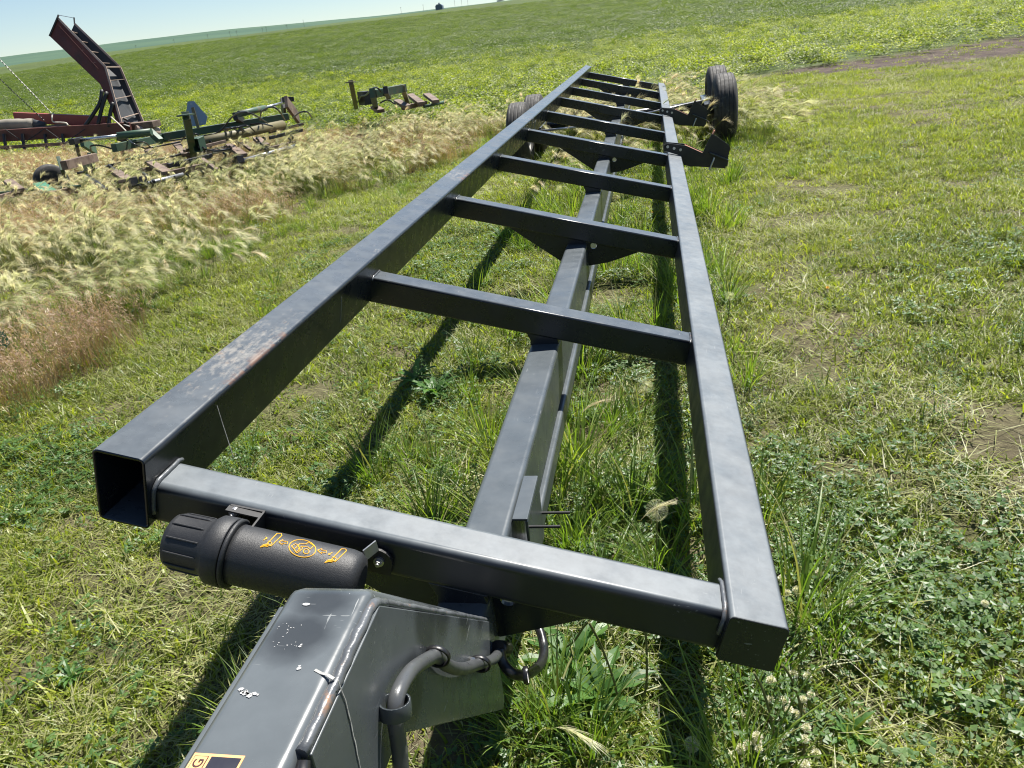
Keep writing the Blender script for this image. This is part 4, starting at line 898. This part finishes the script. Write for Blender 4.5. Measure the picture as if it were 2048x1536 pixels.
P = np.concatenate([sample((-4.5, 4.5, -2.2, 5.5), 48, clip_m), sample((-9, 12, 5.5, 12), 26, clip_m), sample((0, 26, 12, 26), 18, clip_m)])
d = np.hypot(P[:, 0]-CAM.x, P[:, 1]-CAM.y)
scatter('dry_clippings', 'pale dry grass clippings lying on the mown grass', 'clippings', PC['clip'], P, RNG.uniform(.7, 1.3, len(P))*(1+.03*np.clip(d-4, 0, 12)), RNG.uniform(0, 6.28, len(P)), .1)
def weed_m(x, y): return np.clip(lawn_m(x, y)*(.10+1.*sm(vn(x, y, .9, 8), .55, .8)+.55*np.exp(-(((x-1.75)/.7)**2+((y-.75)/.8)**2)**2)+.5*sm(x, .2, .6)*sm(1.2-x, 0, .3)), 0, 1)
P = np.concatenate([sample((-4, 4.5, -2, 5.5), 150, weed_m), sample((-6, 9, 5.5, 10), 40, weed_m)])
scatter('clover_patch', 'dark green clover leaves among the mown grass', 'clover', PC['weed'], P, RNG.uniform(.7, 1.4, len(P)), RNG.uniform(0, 6.28, len(P)))
def tuft_m(x, y):
    under = sm(x, -.25, .0)*sm(1.40-x, 0, .2)*sm(9-y, 0, 1)*1.8
    return np.clip(under*(.25+.75*sm(vn(x, y, 2.3, 9), .45, .7))+.9*blobs(x, y, GT)+.55*blobs(x, y, [(1.95, 8.6, .3, .9, 1), (1.4, 6.2, .35, 1.2, 1), (-.3, 6.8, .3, 1., .6)])+.10*(vn(x, y, 1.1, 12) > .74)+.75*tallgrass(x, y), 0, 1)*(1-bare(x, y))
P = np.concatenate([sample((-3.6, 2.8, -1.6, 5.5), 34, tuft_m), sample((-6, 3, 5.5, 13), 22, tuft_m)])
TS = .75+.45*sm(1.3-np.abs(P[:, 0]-.75), .1, .5)
scatter('tall_grass', 'taller uncut green grass tufts under the trailer deck and beside the foxtail', 'grass', PC['tuft'], P, TS*RNG.uniform(.6, 1.15, len(P)), RNG.uniform(0, 6.28, len(P)))
def fox_m(x, y):
    rear = blobs(x, y, [(.5, 10.4, 1.5, 1.6, .9), (1.95, 9.2, .25, 1.2, .8), (1.6, 10.6, .6, 1.2, .9), (.3, 7.4, .9, .8, .22), (-.5, 5.6, .5, .7, .12)])
    return np.clip(tallgrass(x, y)*(1-.85*brm(x, y))*(1-.8*blobs(x, y, GT))*(.08+.92*sm(vn(x, y, 1.3, 15)*.55+vn(x, y, 3.2, 16)*.45, .36, .56))+rear, 0, 1)*(1-.9*bare(x, y))
P = np.concatenate([sample((-9, 3.4, 1.5, 9), 34, fox_m), sample((-16, 3.4, 9, 16), 26, fox_m)])
scatter('foxtail_barley', 'pale feathery foxtail barley blown over in the wind', 'foxtail grass', PC['fox'], P, RNG.uniform(.75, 1.2, len(P)), RNG.normal(-.15, .45, len(P)), .1)
P = np.concatenate([sample((-9, 3, 1.2, 9), 80, lambda x, y: brm(x, y)*tallgrass(x, y)), sample((-20, 3, 9, 17), 60, lambda x, y: brm(x, y)*tallgrass(x, y))])
P = np.concatenate([P, sample((-4.2, -1.8, 1.2, 4.6), 260, lambda x, y: np.clip(blobs(x, y, BR[6:8])*.35, 0, 1)*sm(edge_l(y)+.35-x, 0, .3))])
scatter('dry_brome_grass', 'reddish brown dried brome grass behind and below the green toolbar', 'dry grass', PC['brome'], P, RNG.uniform(.6, 1.05, len(P)), RNG.uniform(0, 6.28, len(P)))
P = sample((-3, 3.5, -1, 7), 16, lambda x, y: np.clip(sm(x, .3, .6)*sm(1.5-x, 0, .3)*.8*(vn(x, y, 1.7, 22) > .45)+.35*(vn(x, y, .8, 23) > .7), 0, 1)*(1-tallgrass(x, y)))
scatter('feathery_weeds', 'fine leaved dull green weeds growing under the right rail', 'weeds', PC['feath'], P, RNG.uniform(.6, 1.2, len(P)), RNG.uniform(0, 6.28, len(P)))
offp = lambda x, y: np.abs((x-CAM.x)*FX+(y-CAM.y)*FY-pathc((x-CAM.x)*FY-(y-CAM.y)*FX)) > 1.25*sm(-((x-CAM.x)*FY-(y-CAM.y)*FX), -3, 6)
crop_n = lambda x, y: offp(x, y)*sm(y, crop_edge(x)-.3, crop_edge(x)+.1)*(.55+.45*sm(vn(x, y, .8, 30)*.5+vn(x, y, 2.2, 31)*.5, .3, .55))
def crop_far(x, y):
    dd = (x-CAM.x)*FX+(y-CAM.y)*FY; return np.where((dd > 44) & offp(x, y), 1., 0.)*sm(260-dd, 0, 60)
P = sample((-40, 45, 14, 50), 5.0, crop_n, 150)
scatter('bean_crop', 'leafy green crop plants covering the near field', 'crop', PC['crop'], P, RNG.uniform(.8, 1.35, len(P))*(.75+.25*sm(P[:, 1]-crop_edge(P[:, 0]), .2, 2.5)), RNG.uniform(0, 6.28, len(P)))
P = sample((-130, 110, 40, 210), 1.2, crop_far, 60)
scatter('distant_crop', 'green crop plants merging into the far slope of the field', 'crop', PC['cropfar'], P, RNG.uniform(.8, 1.3, len(P)), RNG.uniform(0, 6.28, len(P)))
# ------------------------------------------------------------------ single plants one can point at
def plant(name, label, cat, u, v, h, parts, group=None):
    # u, v is where the photograph shows the head, h its height above the ground
    p = at_h(u, v, h); g = thing(name, label, cat, (p.x, p.y, hz(p.x, p.y)), group)
    for o in parts(h):
        SC.collection.objects.link(o); o.parent = g
    g.rotation_euler = (0, 0, R_(-.3, .3)); return g
def stalk_ob(h, r=.0022, bend=.02):
    mb = MB().tube([(-bend, 0, 0), (-bend*.4, 0, h*.35), (-bend*.1, 0, h*.7), (0, 0, h)], r, 6); me = bpy.data.meshes.new('stem'); me.from_pydata([tuple(v) for v in mb.v], [], mb.f); me.materials.append(M['stalk']); me.shade_smooth()
    me.attributes.new('tint', 'FLOAT', 'POINT').data.foreach_set('value', np.full(len(mb.v), R_(.2, .9), np.float32)); return bpy.data.objects.new('stem', me)
def clock_ob(h, r=.022):
    b = LB()
    for i in range(150):
        zz = 1-2*(i+.5)/150; a = i*2.39996; rr = math.sqrt(1-zz*zz); d = np.array([rr*math.cos(a), rr*math.sin(a), zz]); c = np.array([0, 0, h]); e = c+d*r*.85
        s_ = np.cross(d, [.3, .5, .8]); s_ /= np.linalg.norm(s_); k = len(b.v); b.v += [tuple(c+d*.004), tuple(e-s_*.0003), tuple(e+s_*.0003)]; b.t += [.4]*3; b.f.append((k, k+1, k+2)); b.mi.append(0)
        for q in range(6):
            w = np.cross(d, s_); an = q*1.047; t2 = s_*math.cos(an)+w*math.sin(an); t3 = s_*math.cos(an+.2)+w*math.sin(an+.2); k = len(b.v); b.v += [tuple(e), tuple(e+t2*r*.13+d*r*.18), tuple(e+t2*r*.13+d*r*.18+w*.0003)]; b.t += [.7]*3; b.f.append((k, k+1, k+2)); b.mi.append(0)
    return b.obj('seed_head', 'fluff')
def core_ob(h, r=.006):
    b = LB()
    for i in range(24): b.leaf((0, 0, h), i*2.4, R_(-1.4, 1.4), r*R_(.7, 1.1), r*.6, .1, 0)
    return b.obj('seed_base', 'stalk')
CL = [(1314, 1022, .24, 'frayed dandelion clock standing inside the first deck bay by the right rail', .030), (1460, 598, .17, 'round white dandelion clock in the mown grass right of the right rail', .022), (1292, 766, .18, 'dandelion clock in tall grass just before the second rung', .026),
      (1118, 376, .30, 'dandelion clock on a tall stalk left of the centre beam in the far bays', .024), (938, 375, .26, 'far dandelion clock close to the left rail inner side', .022), (1371, 341, .2, 'dandelion clock just beyond the right rail below the nearer header rest', .022),
      (1545, 1212, .10, 'flattened pale dandelion clock beside the front corner of the right rail', .026), (1384, 1498, .06, 'low dandelion clock at the bottom edge of the picture', .016), (1393, 405, .12, 'small far dandelion clock right of the right rail', .016), (1358, 275, .22, 'dandelion clock between the two header rests', .020)]
for u, v, h, lb, r in CL: plant('dandelion_clock', lb, 'dandelion', u, v, h, lambda hh, r=r: [stalk_ob(hh), clock_ob(hh, r), core_ob(hh)], 'dandelion clocks in the grass')
for (u0, v0, u1, v1, h, lb) in ((1182, 1240, 1120, 1300, .30, 'yellowish bare stalk bent left below the front rung'), (1178, 1245, 1236, 1420, .34, 'long bare dandelion stalk leaning right below the front rung'), (1290, 1255, 1278, 1420, .30, 'straight bare dandelion stalk below the front rung nearer the right rail'), (1508, 1345, 1545, 1500, .26, 'bare stalk under the right rail corner, left one of the pair'), (1565, 1330, 1600, 1450, .28, 'bare stalk under the right rail corner, right one of the pair'), (1125, 1360, 1140, 1290, .2, 'short curled bare stalk among broad leaves under the front rung'), (1565, 960, 1545, 1000, .12, 'leaning brown stalk beside the outer side of the right rail')):
    a = at_h(u0, v0, h); b_ = at_h(u1, v1, .01); g = thing('bare_stalk', lb, 'flower stalk', (b_.x, b_.y, 0), 'bare dandelion stalks')
    mb = MB().tube(smooth_path([b_, b_.lerp(a, .3)+Vector((.012, 0, 0)), b_.lerp(a, .7)+Vector((.008, 0, .01)), a], 5), .0028, 6); mb.build('stem', M['stalk'], g, smooth=True)
def clover_head(h, r=.0125):
    b = LB()
    for i in range(70):
        zz = 1-1.8*(i+.5)/70; a = i*2.39996; rr = math.sqrt(max(0, 1-zz*zz)); b.leaf((rr*math.cos(a)*r*.45, rr*math.sin(a)*r*.45, h+zz*r*.45), a, math.asin(max(-1, min(1, zz))), r*.72, r*.42, R_(0, 1), 0, .4, R_(-.6, .6))
    return b.obj('flower_head', 'petal')
CF = [(1565, 1092), (1566, 1160), (1578, 1185), (1590, 1090), (1530, 1240), (1540, 1362), (1585, 1345), (1618, 1350), (1625, 1385), (1570, 1400), (1590, 1425), (1605, 1395), (1478, 1432), (1512, 1475), (1515, 1500), (1498, 1492), (1610, 1455), (1612, 1475), (1515, 1490), (1608, 1535), (1596, 1180), (1517, 1475), (1575, 1420), (1972, 1205), (1700, 1205), (1640, 1145), (1541, 1400), (1480, 1505), (1635, 1505), (1500, 1100)]
for i, (u, v) in enumerate(CF): plant('clover_flower', {23: 'white clover flower at the right edge of the picture, alone in the grass', 24: 'lone white clover flower in the grass midway to the right edge', 25: 'lone white clover flower uppermost of those right of the rail corner', 29: 'white clover flower close beside the outer side of the right rail'}.get(i, 'small round white clover flower in the clover patch by the right rail corner'), 'clover flower', u+R_(-3, 3), v+R_(-3, 3), R_(.04, .09), lambda hh: [stalk_ob(hh, .001, .004), clover_head(hh, R_(.008, .011))], 'white clover flowers')
RO = [(870, 790, .18, 'big leafy green rosette left of the centre beam in the first bay'), (1140, 1330, .17, 'broad leafed plant under the front rung beside the hose loop'), (1200, 1400, .16, 'broad toothed rosette under the front rung, lower right one'), (1000, 470, .14, 'leafy rosette in the third bay beside the left gusset'), (1230, 690, .16, 'dark leafy rosette right of the centre beam'), (830, 760, .15, 'smaller toothed rosette at the edge of the left rail shadow'), (140, 1350, .07, 'low dark rosette near the lower left edge'), (1840, 1290, .08, 'wilted broad rosette in the lower right grass'), (1700, 1460, .08, 'broad leaves at the bottom right among clover')]
for u, v, L, lb in RO:
    g = plant('broad_leaf_plant', lb, 'weed plant', u, v, .02, lambda hh, L=L: [rosette(16, L, True)], 'broad leafed rosettes'); g.children[0].name = 'leaf_rosette'
def head_one():
    o = foxtail(1, (.20, .26), .01, 60, .3, .38, .6); o.name = 'seed_head'; return o
for u, v, lb in ((1240, 1045, 'single green foxtail head left of the frayed dandelion clock'), (1140, 830, 'single foxtail head right of the centre beam in the first bay'), (1005, 748, 'single foxtail head left of the centre beam in the first bay'), (1060, 1395, 'foxtail head bending beside the hose loop'), (870, 500, 'foxtail head standing in the second bay'), (1395, 290, 'foxtail head rising between the two header rests')):
    g = plant('foxtail_stem', lb, 'foxtail stem', u-25, v, .22, lambda hh: [head_one()], 'single foxtail stems'); g.rotation_euler = (0, 0, R_(-.3, .3))
for u, v, lb in ((1306, 425, 'tiny orange dandelion flower in shade before the right rail'), (1700, 482, 'tiny orange dandelion flower out in the mown grass'), (1655, 578, 'small orange flower in the mown grass nearer the right rail')):
    def fl_(hh):
        b = LB()
        for i in range(26): b.leaf((0, 0, hh), i*2.4, R_(0, 1.2), .013, .004, .5, 0)
        o = b.obj('flower_head', 'fluff'); o.data.materials[0] = M['yellow']; return [stalk_ob(hh, .0015, .004), o]
    plant('dandelion_flower', lb, 'dandelion', u, v, .05, fl_, 'orange dandelion flowers')
